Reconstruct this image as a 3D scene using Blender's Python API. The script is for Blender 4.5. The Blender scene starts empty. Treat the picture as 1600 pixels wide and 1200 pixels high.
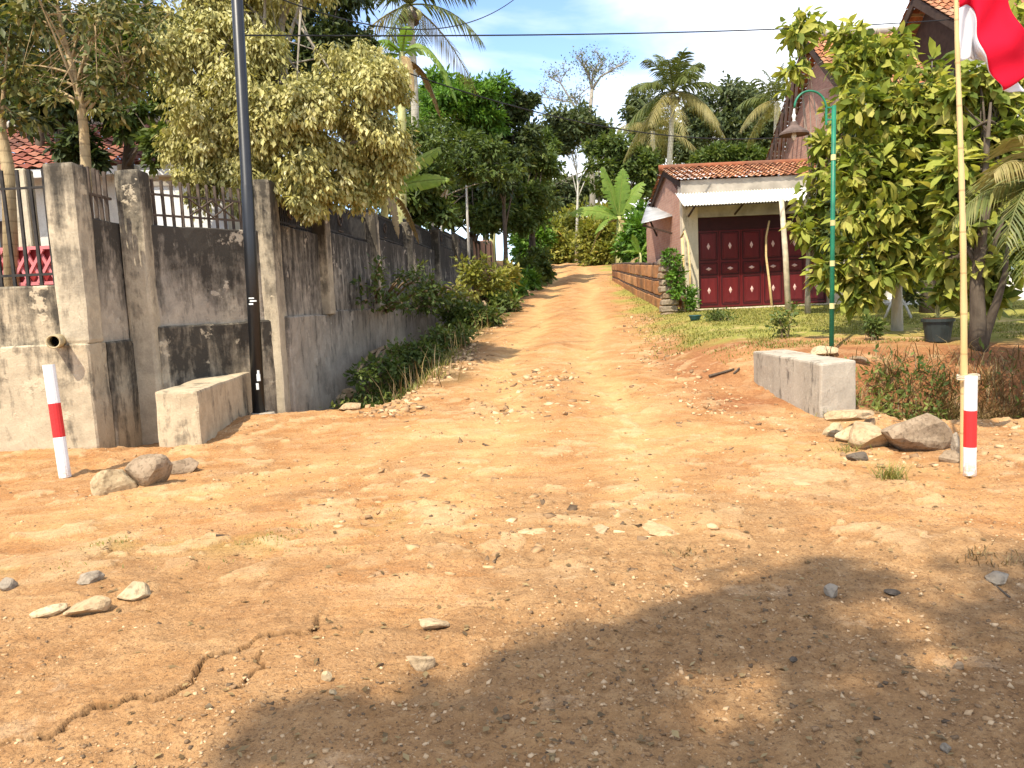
import bpy, bmesh, math, random
import numpy as np
from mathutils import Vector, Matrix, noise as mnoise

random.seed(7)
RNG = np.random.default_rng(7)
sc = bpy.context.scene
COL = sc.collection

# ------------------------------------------------------------------ camera
CAM_H, FPX = 1.55, 1200.0
PITCH, ROLL = math.radians(6.1), math.radians(2.6)
_f = Vector((0, math.cos(PITCH), -math.sin(PITCH)))
_u0 = Vector((0, math.sin(PITCH), math.cos(PITCH)))
_r0 = Vector((1, 0, 0))
_r = _r0 * math.cos(ROLL) - _u0 * math.sin(ROLL)
_u = _u0 * math.cos(ROLL) + _r0 * math.sin(ROLL)
cam_data = bpy.data.cameras.new('camera')
cam_data.sensor_width = 36.0
cam_data.lens = 36.0 * FPX / 1600.0
cam_data.clip_end = 3000.0
cam = bpy.data.objects.new('camera', cam_data)
COL.objects.link(cam)
M = Matrix((_r, _u, -_f)).transposed().to_4x4()
M.translation = Vector((0, 0, CAM_H))
cam.matrix_world = M
sc.camera = cam

# ------------------------------------------------------------------ sky and sun
SUN_TO = Vector((-0.42, -0.72, 1.22)).normalized()      # towards the sun
world = bpy.data.worlds.new('World')
sc.world = world
world.use_nodes = True
wn = world.node_tree
for n in list(wn.nodes):
    wn.nodes.remove(n)
w_out = wn.nodes.new('ShaderNodeOutputWorld')
w_bg = wn.nodes.new('ShaderNodeBackground')
w_sky = wn.nodes.new('ShaderNodeTexSky')
w_sky.sky_type = 'NISHITA'
w_sky.sun_disc = False
w_sky.sun_elevation = math.asin(SUN_TO.z)
w_sky.sun_rotation = math.atan2(SUN_TO.x, SUN_TO.y)
w_sky.air_density = 0.8
w_sky.dust_density = 0.3
w_sky.ozone_density = 2.6
w_bg.inputs['Strength'].default_value = 0.15
# thin fair-weather cloud, laid over the whole dome by direction
w_tc = wn.nodes.new('ShaderNodeTexCoord')
w_map = wn.nodes.new('ShaderNodeMapping')
w_map.inputs['Scale'].default_value = (1.0, 1.0, 2.1)
w_map.inputs['Location'].default_value = (5.2, 2.0, 0.7)
w_no = wn.nodes.new('ShaderNodeTexNoise')
w_no.inputs['Scale'].default_value = 2.6
w_no.inputs['Detail'].default_value = 7.0
w_no.inputs['Roughness'].default_value = 0.5
w_no.inputs['Distortion'].default_value = 0.35
w_rp = wn.nodes.new('ShaderNodeValToRGB')
w_rp.color_ramp.elements[0].position = 0.40
w_rp.color_ramp.elements[0].color = (0, 0, 0, 1)
w_rp.color_ramp.elements[1].position = 0.66
w_rp.color_ramp.elements[1].color = (0.92, 0.92, 0.92, 1)
w_mix = wn.nodes.new('ShaderNodeMixRGB')
w_mix.inputs['Color2'].default_value = (5.8, 5.6, 5.3, 1)
wn.links.new(w_tc.outputs['Generated'], w_map.inputs['Vector'])
wn.links.new(w_map.outputs['Vector'], w_no.inputs['Vector'])
wn.links.new(w_no.outputs['Fac'], w_rp.inputs['Fac'])
wn.links.new(w_rp.outputs['Color'], w_mix.inputs['Fac'])
wn.links.new(w_sky.outputs['Color'], w_mix.inputs['Color1'])
wn.links.new(w_mix.outputs['Color'], w_bg.inputs['Color'])
wn.links.new(w_bg.outputs['Background'], w_out.inputs['Surface'])

sun_data = bpy.data.lights.new('sun', 'SUN')
sun_data.energy = 3.0
sun_data.angle = math.radians(0.6)
sun_data.color = (1.0, 0.91, 0.75)
sun = bpy.data.objects.new('sun', sun_data)
COL.objects.link(sun)
sun.rotation_euler = SUN_TO.to_track_quat('Z', 'Y').to_euler()

vs = sc.view_settings
vs.view_transform = 'Standard'
vs.look = 'None'
vs.gamma = 1.0
vs.use_curve_mapping = False
vs.exposure = 1.33
sc.cycles.max_bounces = 6
sc.cycles.transparent_max_bounces = 6

# ------------------------------------------------------------------ pixel of the photograph (1600 x 1200) -> place
def ray(px, py):
    return _f * FPX + _r * (px - 800) + _u * (600 - py)
def at(px, py, Y):
    d = ray(px, py)
    return Vector((0, 0, CAM_H)) + d * (Y / d.y)

# ------------------------------------------------------------------ terrain height
def _hash(ix, iy, s):
    n = (ix.astype(np.int64) * 374761393 + iy.astype(np.int64) * 668265263 + s * 974634777) & 0xffffffff
    n = ((n ^ (n >> 13)) * 1274126177) & 0xffffffff
    n = n ^ (n >> 16)
    return (n & 0xffff) / 65535.0
def vnoise(x, y, s=0):
    x = np.asarray(x, float); y = np.asarray(y, float)
    ix, iy = np.floor(x), np.floor(y)
    fx, fy = x - ix, y - iy
    fx = fx * fx * fx * (fx * (6 * fx - 15) + 10); fy = fy * fy * fy * (fy * (6 * fy - 15) + 10)
    a = _hash(ix, iy, s); b = _hash(ix + 1, iy, s); c = _hash(ix, iy + 1, s); d = _hash(ix + 1, iy + 1, s)
    return (a * (1 - fx) + b * fx) * (1 - fy) + (c * (1 - fx) + d * fx) * fy - 0.5
def fbm(x, y, s=0, o=4, g=0.5):
    v = 0; a = 1.0
    for k in range(o):
        # rotate every octave so that no grid direction shows
        c, sn = math.cos(0.7 * k + 0.4), math.sin(0.7 * k + 0.4)
        v = v + a * vnoise((x * c - y * sn) * 2 ** k, (x * sn + y * c) * 2 ** k, s + k)
        a *= g
    return v
def sstep(a, b, x):
    t = np.clip((x - a) / (b - a), 0, 1)
    return t * t * (3 - 2 * t)
def road_x(y):
    return np.interp(y, [-50, 0, 8, 12, 16, 20, 30, 45, 60, 90, 400], [.6, .6, .55, .6, .95, 1.4, 2.4, 3.8, 5.0, 4.6, 0])
def road_z(y):
    return np.interp(y, [-50, 6.5, 8, 10, 12, 14, 16, 20, 25, 30, 45, 60, 66, 80, 120, 400],
                     [0, 0, .03, .15, .31, .46, .60, .92, 1.34, 1.76, 3.02, 4.28, 4.6, 4.9, 5.2, 6.0])
def wall_x(y):
    return -3.45 + .08 * (y - 11.3)
def lawn_z(y):
    return np.interp(y, [9.6, 10.4, 11.2, 14, 21, 30, 60, 400], [.40, .55, .64, .80, 1.12, 1.80, 4.3, 6.0])
def slab_mask(x, y):
    c = fbm(x * 3.3, y * 4.1, 41, 3) + .25 * fbm(x * .6, y * .6, 45, 2)
    return sstep(.19, .225, c) * sstep(3.6, 5.0, y) * (1 - sstep(14, 18, y))
def height(x, y, fine=True):
    x = np.asarray(x, float); y = np.asarray(y, float)
    xr, zr = road_x(y), road_z(y)
    h = zr.copy()
    # right: bank up to the lawn
    lz = lawn_z(y)
    up = sstep(0, 1, (x - (xr + 1.7)) / 1.6) * sstep(0, 1, (y + .25 * fbm(x * .8, y * .8, 5) - 10.7 + 1.1 * sstep(3.7, 4.2, x)) / 1.6)
    h = h * (1 - up) + np.maximum(lz, zr) * up
    # right: ditch along the main road, running under the bridge
    d = sstep(4.25, 4.7, x) * sstep(8.2, 9.1, y) * (1 - sstep(9.7, 10.3, y))
    h = h - .62 * d
    # left: ditch between the road and the long wall
    dl = (1 - sstep(-2.1 + (xr - .6) * .9, -1.35 + (xr - .6) * .9, x)) * sstep(10.2, 12.2, y) * (1 - sstep(24, 34, y))
    h = h - .62 * dl
    d2 = (1 - sstep(-4.3, -3.9, x)) * sstep(8.7, 9.5, y) * (1 - sstep(11.5, 12.5, y))
    h = h - .25 * d2
    # plateau behind the wall
    pl = (1 - sstep(-1.2, -.35, x - wall_x(y))) * sstep(11.0, 11.6, y)
    h = h * (1 - pl) + np.maximum(1.3, zr + .5) * pl
    pf = (1 - sstep(-5.3, -5.1, x)) * sstep(9.35, 9.6, y) * (1 - pl)
    h = h * (1 - pf) + 1.25 * pf
    # wheel ruts on the side road
    side = sstep(7.5, 10.5, y) * (1 - sstep(1.9, 2.4, np.abs(x - xr)))
    dx = np.abs(x - xr + .12 * np.sin(y * .55))
    h = h - side * .055 * np.exp(-((dx - .78) / .26) ** 2) + side * .03 * np.exp(-(dx / .3) ** 2) * (1 + 1.4 * fbm(x * 3, y * 3, 31))
    soft = 1 - .7 * up
    h = h + soft * (.05 * fbm(x * .45, y * .45, 1, 3) + .035 * fbm(x * 1.7, y * 1.2, 11, 4))
    if fine:
        near = 1 / (1 + (np.abs(y) / 16) ** 2)
        rough = .35 + 1.6 * np.clip(fbm(x * .55, y * .8, 21, 3) + .25, 0, 1)
        h = h + soft * near * rough * (.022 * fbm(x * 5, y * 6, 3, 3) + .017 * fbm(x * 15, y * 17, 4, 4, .6)) + near * .014 * fbm(x * .7, y * 6, 24, 3) * (1 - sstep(6.5, 8, y))
        # embedded flat stones: terraces with a sharp lip
        h = h + soft * near * .022 * slab_mask(x, y)
    return h
def hz(x, y):
    return float(height(np.array([x]), np.array([y]))[0])
def ground(px, py, y0=1.2, y1=90):
    d = ray(px, py)
    Y = np.geomspace(y0, y1, 1500)
    X = d.x / d.y * Y; Z = CAM_H + d.z / d.y * Y
    below = Z < height(X, Y, False)
    i = int(np.argmax(below)) if below.any() else len(Y) - 1
    return Vector((X[i], Y[i], hz(X[i], Y[i])))

# ------------------------------------------------------------------ object helpers
WPOS = {}
def thing(name, label, cat, loc=(0, 0, 0), group=None):
    o = bpy.data.objects.new(name, None)
    o.empty_display_size = .2
    COL.objects.link(o)
    o.location = loc
    o['label'] = label; o['category'] = cat
    if group: o['group'] = group
    WPOS[o] = Vector(loc)
    return o
def tag(o, label, cat=None, group=None, kind=None):
    o['label'] = label
    if cat: o['category'] = cat
    if group: o['group'] = group
    if kind: o['kind'] = kind
    return o
def link_mesh(name, me, parent=None, kind=None):
    o = bpy.data.objects.new(name, me)
    COL.objects.link(o)
    if parent is not None:
        o.parent = parent
        WPOS[o] = WPOS[parent]
    else:
        WPOS[o] = Vector((0, 0, 0))
    if kind: o['kind'] = kind
    return o
def np_mesh(name, V, F, mat, attr=None, smooth=False):
    """V (n,3), F (m,k) all faces of k corners"""
    V = np.asarray(V, np.float32); F = np.asarray(F, np.int32)
    me = bpy.data.meshes.new(name)
    m, k = F.shape
    me.vertices.add(len(V)); me.vertices.foreach_set('co', V.ravel())
    me.loops.add(m * k); me.loops.foreach_set('vertex_index', F.ravel())
    me.polygons.add(m)
    me.polygons.foreach_set('loop_start', np.arange(0, m * k, k, dtype=np.int32))
    me.polygons.foreach_set('loop_total', np.full(m, k, np.int32))
    if smooth: me.polygons.foreach_set('use_smooth', np.ones(m, bool))
    me.update(calc_edges=True)
    for a, vals in (attr or {}).items():
        at_ = me.attributes.new(a, 'FLOAT', 'POINT')
        at_.data.foreach_set('value', np.asarray(vals, np.float32))
    if mat: me.materials.append(mat)
    return me
class MB:
    """collects faces of one mesh, in world coordinates"""
    def __init__(s): s.v = []; s.f = []
    def quad(s, a, b, c, d):
        i = len(s.v); s.v += [Vector(a), Vector(b), Vector(c), Vector(d)]; s.f.append((i, i + 1, i + 2, i + 3))
    def box(s, p, x, y, z):
        """corner p, edge vectors x y z"""
        p, x, y, z = Vector(p), Vector(x), Vector(y), Vector(z); i = len(s.v)
        s.v += [p, p + x, p + x + y, p + y, p + z, p + x + z, p + x + y + z, p + y + z]
        for q in ((0, 3, 2, 1), (4, 5, 6, 7), (0, 1, 5, 4), (1, 2, 6, 5), (2, 3, 7, 6), (3, 0, 4, 7)):
            s.f.append(tuple(i + k for k in q))
        return s
    def bar(s, a, b, w, d=None, side=None):
        """square bar from a to b"""
        a, b = Vector(a), Vector(b); d = d or w
        t = (b - a).normalized()
        sd = Vector(side) if side is not None else (Vector((1, 0, 0)) if abs(t.x) < .9 else Vector((0, 1, 0)))
        x = (sd - t * sd.dot(t)).normalized() * w; y = t.cross(x).normalized() * d
        return s.box(a - x / 2 - y / 2, x, y, b - a)
    def tube(s, pts, rad, n=8, cap=True):
        pts = [Vector(p) for p in pts]
        if not hasattr(rad, '__len__'): rad = [rad] * len(pts)
        i0 = len(s.v); ref = None
        for k, p in enumerate(pts):
            t = (pts[min(k + 1, len(pts) - 1)] - pts[max(k - 1, 0)]).normalized()
            if ref is None:
                ref = Vector((1, 0, 0)) if abs(t.x) < .8 else Vector((0, 1, 0))
            x = (ref - t * ref.dot(t)).normalized(); ref = x; y = t.cross(x)
            for j in range(n):
                a = 2 * math.pi * j / n
                s.v.append(p + (x * math.cos(a) + y * math.sin(a)) * rad[k])
        for k in range(len(pts) - 1):
            for j in range(n):
                a = i0 + k * n + j; b = i0 + k * n + (j + 1) % n
                s.f.append((a, b, b + n, a + n))
        if cap:
            s.f.append(tuple(i0 + j for j in reversed(range(n))))
            s.f.append(tuple(i0 + (len(pts) - 1) * n + j for j in range(n)))
        return s
    def prism(s, poly, ext):
        """polygon extruded by a vector"""
        i = len(s.v); n = len(poly); e = Vector(ext)
        s.v += [Vector(p) for p in poly] + [Vector(p) + e for p in poly]
        s.f.append(tuple(i + k for k in reversed(range(n)))); s.f.append(tuple(i + n + k for k in range(n)))
        for k in range(n):
            s.f.append((i + k, i + (k + 1) % n, i + n + (k + 1) % n, i + n + k))
        return s
    def mesh(s, name, mat, origin=Vector((0, 0, 0)), smooth=False, bevel=0, wobble=0, seg=1, cuts=0):
        me = bpy.data.meshes.new(name)
        me.from_pydata([tuple(v - origin) for v in s.v], [], s.f)
        bm = bmesh.new(); bm.from_mesh(me)
        bmesh.ops.recalc_face_normals(bm, faces=bm.faces)
        if bevel:
            bmesh.ops.bevel(bm, geom=[e for e in bm.edges if len(e.link_faces) == 2 and e.calc_face_angle(0) > .5], offset=bevel, segments=seg, affect='EDGES', profile=.6)
        if cuts:
            for _ in range(cuts):
                L = [e for e in bm.edges if e.calc_length() > .16]
                if not L: break
                bmesh.ops.subdivide_edges(bm, edges=L, cuts=1, use_grid_fill=True)
            bmesh.ops.triangulate(bm, faces=[f for f in bm.faces if len(f.verts) > 4])
        if wobble:
            for v in bm.verts:
                p = (v.co + origin) * 2.3
                v.co += Vector((mnoise.noise(p), mnoise.noise(p + Vector((9, 3, 1))), mnoise.noise(p + Vector((2, 7, 5))))) * wobble
                p = (v.co + origin) * 9
                v.co += Vector((mnoise.noise(p), mnoise.noise(p + Vector((9, 3, 1))), mnoise.noise(p + Vector((2, 7, 5))))) * wobble * .45
        bm.to_mesh(me); bm.free()
        if smooth:
            me.polygons.foreach_set('use_smooth', [True] * len(me.polygons))
        if mat: me.materials.append(mat)
        return me
    def build(s, name, mat, parent=None, **kw):
        kind = kw.pop('kind', None)
        org = WPOS[parent] if parent is not None else Vector((0, 0, 0))
        return link_mesh(name, s.mesh(name, mat, org, **kw), parent, kind)
def inst(name, me, parent, mw):
    """a piece that shares mesh data, placed by a world matrix"""
    o = link_mesh(name, me, parent)
    o.matrix_local = Matrix.Translation(-WPOS[parent]) @ mw if parent is not None else mw
    return o
def struct(o, label=None):
    o['kind'] = 'structure'
    if label: o['label'] = label
    return o

# ------------------------------------------------------------------ materials
def srgb(h):
    h = h.lstrip('#'); c = [int(h[i:i + 2], 16) / 255 for i in (0, 2, 4)]
    return tuple((x / 12.92 if x <= .04045 else ((x + .055) / 1.055) ** 2.4) for x in c) + (1,)
class NT:
    def __init__(s, name):
        s.m = bpy.data.materials.new(name); s.m.use_nodes = True
        s.t = s.m.node_tree; s.n = s.t.nodes
        s.b = s.n['Principled BSDF']; s.o = s.n['Material Output']
        s.geo = s.n.new('ShaderNodeNewGeometry')
    def L(s, a, b): s.t.links.new(a, b)
    def val(s, inp, v):
        if hasattr(v, 'is_output') or isinstance(v, bpy.types.NodeSocket): s.L(v, inp)
        elif isinstance(v, (tuple, list)) and inp.type == 'RGBA': inp.default_value = (tuple(v) + (1,))[:4]
        else: inp.default_value = v
    def pos(s, scale=(1, 1, 1), rot=(0, 0, 0), loc=(0, 0, 0)):
        m = s.n.new('ShaderNodeMapping'); m.inputs['Scale'].default_value = scale; m.inputs['Rotation'].default_value = rot; m.inputs['Location'].default_value = loc
        s.L(s.geo.outputs['Position'], m.inputs['Vector']); return m.outputs['Vector']
    def noise(s, scale=1, detail=4, rough=.55, vec=None, dist=0):
        n = s.n.new('ShaderNodeTexNoise'); n.inputs['Scale'].default_value = scale; n.inputs['Detail'].default_value = detail
        n.inputs['Roughness'].default_value = rough; n.inputs['Distortion'].default_value = dist
        s.L(vec if vec is not None else s.geo.outputs['Position'], n.inputs['Vector']); return n.outputs['Fac']
    def vor(s, scale=1, vec=None, feature='F1', out='Distance'):
        n = s.n.new('ShaderNodeTexVoronoi'); n.inputs['Scale'].default_value = scale; n.feature = feature
        s.L(vec if vec is not None else s.geo.outputs['Position'], n.inputs['Vector']); return n.outputs[out]
    def attr(s, name, out='Fac'):
        n = s.n.new('ShaderNodeAttribute'); n.attribute_name = name; return n.outputs[out]
    def ramp(s, fac, stops):
        n = s.n.new('ShaderNodeValToRGB'); e = n.color_ramp.elements
        while len(e) < len(stops): e.new(.5)
        for k, (p, c) in enumerate(stops):
            e[k].position = p; e[k].color = (c, c, c, 1) if isinstance(c, (int, float)) else (tuple(c) + (1,))[:4]
        s.L(fac, n.inputs['Fac']); return n.outputs['Color']
    def mix(s, fac, a, b, mode='MIX'):
        n = s.n.new('ShaderNodeMixRGB'); n.blend_type = mode
        s.val(n.inputs['Fac'], fac); s.val(n.inputs['Color1'], a); s.val(n.inputs['Color2'], b); return n.outputs['Color']
    def math(s, op, a, b=0, c=None):
        n = s.n.new('ShaderNodeMath'); n.operation = op; n.use_clamp = False
        s.val(n.inputs[0], a); s.val(n.inputs[1], b)
        if c is not None: s.val(n.inputs[2], c)
        return n.outputs[0]
    def sep(s, vec=None):
        n = s.n.new('ShaderNodeSeparateXYZ'); s.L(vec if vec is not None else s.geo.outputs['Position'], n.inputs[0]); return n.outputs
    def bump(s, h, strength=.5, dist=.02):
        n = s.n.new('ShaderNodeBump'); n.inputs['Strength'].default_value = strength; n.inputs['Distance'].default_value = dist
        s.L(h, n.inputs['Height']); s.L(n.outputs['Normal'], s.b.inputs['Normal']); return s
    def done(s, col, rough=.85, spec=.25, metal=0):
        s.val(s.b.inputs['Base Color'], col); s.val(s.b.inputs['Roughness'], rough)
        s.b.inputs['Specular IOR Level'].default_value = spec; s.b.inputs['Metallic'].default_value = metal
        return s.m
MAT = {}
def plain(name, col, rough=.7, spec=.3, metal=0, var=.25, scale=6, bump=.2, bd=.004):
    s = NT(name)
    f = s.noise(scale, 5)
    dark = tuple(c * (1 - var) for c in col[:3]); lite = tuple(min(1, c * (1 + var)) for c in col[:3])
    c = s.ramp(f, [(.3, dark), (.7, lite)])
    if bump: s.bump(s.noise(scale * 7, 4), bump, bd)
    MAT[name] = s.done(c, rough, spec, metal); return MAT[name]

def leaf_mat(name, stops, trans=.35, rough=.5, spec=.3, tcol=None):
    s = NT(name)
    c = s.ramp(s.attr('v'), stops)
    fine = s.noise(14, 3)
    c = s.mix(.35, c, s.ramp(fine, [(.3, .25), (.7, 1.0)]), 'MULTIPLY')
    s.done(c, rough, spec)
    t = s.n.new('ShaderNodeBsdfTranslucent'); s.L(s.mix(1.0, c, tcol or (1.0, 1.0, .55), 'MULTIPLY'), t.inputs['Color'])
    m = s.n.new('ShaderNodeMixShader'); m.inputs[0].default_value = trans
    s.L(s.b.outputs[0], m.inputs[1]); s.L(t.outputs[0], m.inputs[2]); s.L(m.outputs[0], s.o.inputs['Surface'])
    MAT[name] = s.m; return s.m
# ================================================================== material library
def ground_material():
    s = NT('dirt_ground')
    big = s.noise(.55, 5, .6, dist=.4)
    mid = s.noise(2.4, 6, .62, dist=.3)
    fine = s.noise(21, 5, .65)
    grit = s.noise(95, 3, .6)
    c = s.ramp(big, [(.30, (.38, .175, .062)), (.52, (.475, .235, .085)), (.72, (.56, .305, .115))])
    c = s.mix(s.ramp(mid, [(.42, 0), (.62, .65)]), c, (.60, .355, .165))
    c = s.mix(s.ramp(mid, [(.28, .6), (.43, 0)]), c, (.32, .135, .05))
    c = s.mix(s.ramp(fine, [(.56, 0), (.72, .5)]), c, (.66, .43, .23))
    c = s.mix(s.ramp(fine, [(.26, .55), (.42, 0)]), c, (.26, .13, .06))
    # grey-brown gravelly crown of the main road
    g = s.ramp(s.noise(11, 6, .7), [(.28, (.21, .118, .052)), (.5, (.385, .222, .098)), (.72, (.52, .325, .155))])
    st = s.noise(1.7, 6, .65, s.pos((.5, 3.2, 1)))
    c = s.mix(s.ramp(st, [(.36, .45), (.5, 0)]), c, (.36, .18, .075))
    c = s.mix(s.ramp(st, [(.55, 0), (.7, .45)]), c, (.64, .42, .22))
    c = s.mix(s.attr('grey'), c, g)
    pt = s.noise(1.15, 7, .68, s.pos((1, 1.5, 1), loc=(4, 2, 0)), dist=.6)
    c = s.mix(s.ramp(pt, [(.34, .5), (.48, 0)]), c, (.27, .145, .065))
    c = s.mix(s.ramp(s.noise(52, 4, .7), [(.36, .75), (.47, 0)]), c, (.16, .085, .04))
    c = s.mix(s.ramp(s.noise(44, 4, .7, s.pos((1, 1, 1), loc=(7, 1, 3))), [(.60, 0), (.70, .6)]), c, (.68, .48, .28))
    c = s.mix(s.math('MULTIPLY', s.attr('track'), s.ramp(s.noise(3.5, 5, .6), [(.32, .25), (.6, .85)])), c, s.ramp(fine, [(.3, (.54, .315, .12)), (.7, (.66, .42, .19))]))
    r = s.ramp(fine, [(.3, (.22, .085, .035)), (.7, (.42, .19, .08))])
    c = s.mix(s.attr('red'), c, r)
    # pale stone faces lying flush in the dirt
    v = s.vor(3.1, s.pos((1, 1.25, 1)), out='Color')
    sp = s.sep(v)
    pick = s.math('MULTIPLY', s.math('GREATER_THAN', sp[0], .9), s.ramp(s.noise(5.5, 4, .6), [(.52, 0), (.62, .22)]))
    c = s.mix(pick, c, (.70, .52, .33))
    lw = s.ramp(s.noise(9, 5, .6), [(.3, (.20, .205, .045)), (.55, (.33, .31, .07)), (.75, (.44, .36, .12))])
    c = s.mix(s.attr('lawn'), c, lw)
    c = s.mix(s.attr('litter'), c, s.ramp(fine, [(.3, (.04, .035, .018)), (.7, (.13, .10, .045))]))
    c = s.mix(.30, c, s.ramp(grit, [(.25, .35), (.7, 1.0)]), 'MULTIPLY')
    h = s.math('ADD', s.math('MULTIPLY', s.noise(34, 6, .7), 1.0), s.math('MULTIPLY', grit, .45))
    c = s.mix(s.math('MULTIPLY', s.attr('slab'), .55), c, s.ramp(s.noise(13, 5, .65), [(.3, (.46, .28, .13)), (.7, (.68, .48, .27))]))
    c = s.mix(s.attr('crack_shade'), c, (.035, .024, .016))  # shade of the undercut crack, put into the base colour as a dark line
    s.bump(h, .8, .03)
    return s.done(c, .95, .12)
MAT['ground'] = ground_material()

def concrete(name, light, dark, stain=.5, zr=None, streak=1.0, moss=None):
    """old weather-stained cement: pale patches, black mould in vertical runs"""
    s = NT(name)
    n1 = s.noise(1.6, 6, .62, dist=.5); n2 = s.noise(7.5, 6, .65); n3 = s.noise(42, 4, .6)
    run = s.noise(1.9, 6, .68, s.pos((2.4 * streak, 2.4 * streak, .42)), dist=.25)
    c = s.ramp(n1, [(.3, dark), (.62, light)])
    c = s.mix(s.ramp(n2, [(.45, 0), (.7, .5)]), c, tuple(min(1, x * 1.25) for x in light))
    f = s.math('ADD', s.math('ADD', s.math('MULTIPLY', run, .5), s.math('MULTIPLY', n2, .25)), s.math('MULTIPLY', s.noise(1.25, 6, .7, s.pos((1, 1, .9), loc=(8, 1, 4)), dist=.7), .25))
    if zr:
        zz = s.math('DIVIDE', s.math('SUBTRACT', s.sep()[2], zr[0]), zr[1] - zr[0])
        zz = s.math('MINIMUM', s.math('MAXIMUM', zz, 0), 1)
        f = s.math('ADD', f, s.math('MULTIPLY', s.math('SUBTRACT', zz, .5), zr[2]))
    c = s.mix(s.ramp(f, [(.57 - .21 * stain, 0), (.62 - .20 * stain, .5), (.68 - .17 * stain, .93)]), c, (.035, .031, .026))
    chip = s.ramp(s.noise(2.3, 5, .6, s.pos((1, 1, 1), loc=(3, 5, 2))), [(.62, 0), (.645, .85)])
    c = s.mix(chip, c, tuple(x * 1.08 for x in light))
    if moss: c = s.mix(s.ramp(s.noise(2.8, 5), [(.55, 0), (.75, .6)]), c, moss)
    c = s.mix(.25, c, s.ramp(n3, [(.3, .45), (.65, 1)]), 'MULTIPLY')
    h = s.math('ADD', s.math('ADD', s.math('MULTIPLY', n2, .8), s.math('MULTIPLY', n3, .5)), s.math('MULTIPLY', chip, .4))
    s.bump(h, .6, .015)
    MAT[name] = s.done(c, .92, .15); return MAT[name]
concrete('wall_panel', (.44, .375, .285), (.23, .20, .16), .70, (1.5, 2.7, .20))
concrete('wall_road_side', (.40, .345, .27), (.20, .175, .14), .66, (.9, 3.2, .18), streak=1.5)
concrete('wall_base', (.46, .385, .27), (.27, .225, .16), .66, (-.2, 1.4, .14))
concrete('wall_front', (.50, .41, .28), (.31, .255, .175), .40, (-.2, 2.0, .12))
concrete('pillar', (.50, .42, .295), (.27, .23, .17), .52, (1.6, 3.4, .16))
concrete('pillar_top', (.30, .26, .19), (.16, .14, .10), .85)
concrete('parapet_pale', (.52, .42, .28), (.36, .285, .185), .30)
concrete('parapet_grey', (.46, .40, .31), (.31, .27, .215), .30)
concrete('white_wall', (.72, .69, .62), (.60, .57, .50), .08)
concrete('cream_wall', (.58, .50, .36), (.46, .40, .29), .15)

def brick_mat(name, a, b, mortar, scale):
    s = NT(name)
    n = s.n.new('ShaderNodeTexBrick'); p = s.sep()
    cb = s.n.new('ShaderNodeCombineXYZ'); s.L(s.math('ADD', p[0], p[1]), cb.inputs[0]); s.L(p[2], cb.inputs[1])
    s.L(cb.outputs[0], n.inputs['Vector'])
    n.inputs['Color1'].default_value = a + (1,); n.inputs['Color2'].default_value = b + (1,); n.inputs['Mortar'].default_value = mortar + (1,)
    n.inputs['Scale'].default_value = scale; n.inputs['Mortar Size'].default_value = .014; n.inputs['Brick Width'].default_value = .5; n.inputs['Row Height'].default_value = .16
    c = s.mix(.4, n.outputs['Color'], s.ramp(s.noise(5, 5), [(.3, .4), (.7, 1)]), 'MULTIPLY')
    s.bump(n.outputs['Fac'], -.6, .01)
    MAT[name] = s.done(c, .9, .15); return MAT[name]
brick_mat('brick', (.46, .23, .15), (.38, .175, .115), (.42, .33, .25), 2.2)
brick_mat('brick_pink', (.50, .28, .20), (.42, .22, .16), (.44, .33, .26), 2.2)

def tile_mat(name, stops):
    s = NT(name)
    n = s.noise(4.5, 4); n2 = s.noise(1.1, 5, .6)
    v = s.attr('v')
    c = s.ramp(v, stops)
    c = s.mix(s.ramp(n2, [(.42, 0), (.7, .7)]), c, (.10, .075, .055))
    c = s.mix(.4, c, s.ramp(n, [(.3, .4), (.7, 1)]), 'MULTIPLY')
    s.bump(s.noise(30, 4), .3, .01)
    MAT[name] = s.done(c, .85, .2); return MAT[name]
tile_mat('roof_tile', [(0, (.30, .105, .05)), (.5, (.52, .215, .10)), (1, (.66, .33, .18))])
tile_mat('roof_tile_red', [(0, (.20, .06, .04)), (.5, (.34, .11, .075)), (1, (.46, .19, .12))])
tile_mat('clay_slab', [(0, (.34, .15, .06)), (.5, (.48, .23, .095)), (1, (.58, .31, .14))])

plain('dark_wood', (.055, .035, .025), .8, .2)
plain('wood', (.36, .25, .14), .8, .2, var=.35, scale=4)
plain('pale_wood', (.50, .42, .30), .8, .2, var=.35, scale=5)
plain('black_metal', (.012, .013, .015), .38, .5, 0, var=.3, scale=3, bump=.1)
plain('rail_metal', (.085, .062, .045), .75, .3, 0, var=.5, scale=9)
plain('rail_dark', (.03, .027, .024), .75, .3, 0, var=.5, scale=9)
plain('green_paint', (.012, .16, .085), .45, .4, var=.35, scale=5)
plain('pale_paint', (.55, .50, .22), .5, .4)
plain('lamp_rust', (.11, .075, .06), .8, .3, var=.4)
plain('white_paint', (.80, .80, .78), .5, .35, var=.06, scale=8)
plain('red_paint', (.62, .028, .028), .5, .35, var=.12, scale=8)
def cloth(name, col):
    s = NT(name); s.done(s.mix(.12, col, s.ramp(s.noise(7, 5), [(.3, .5), (.7, 1)]), 'MULTIPLY'), .85, .1)
    s.bump(s.noise(30, 3, .5, s.pos((1, 1, .3))), .12, .01)
    t = s.n.new('ShaderNodeBsdfTranslucent'); t.inputs['Color'].default_value = tuple(col) + (1,)
    m = s.n.new('ShaderNodeMixShader'); m.inputs[0].default_value = .3
    s.L(s.b.outputs[0], m.inputs[1]); s.L(t.outputs[0], m.inputs[2]); s.L(m.outputs[0], s.o.inputs['Surface']); MAT[name] = s.m
cloth('flag_red', (.74, .012, .04)); cloth('flag_white', (.80, .80, .82))
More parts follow.
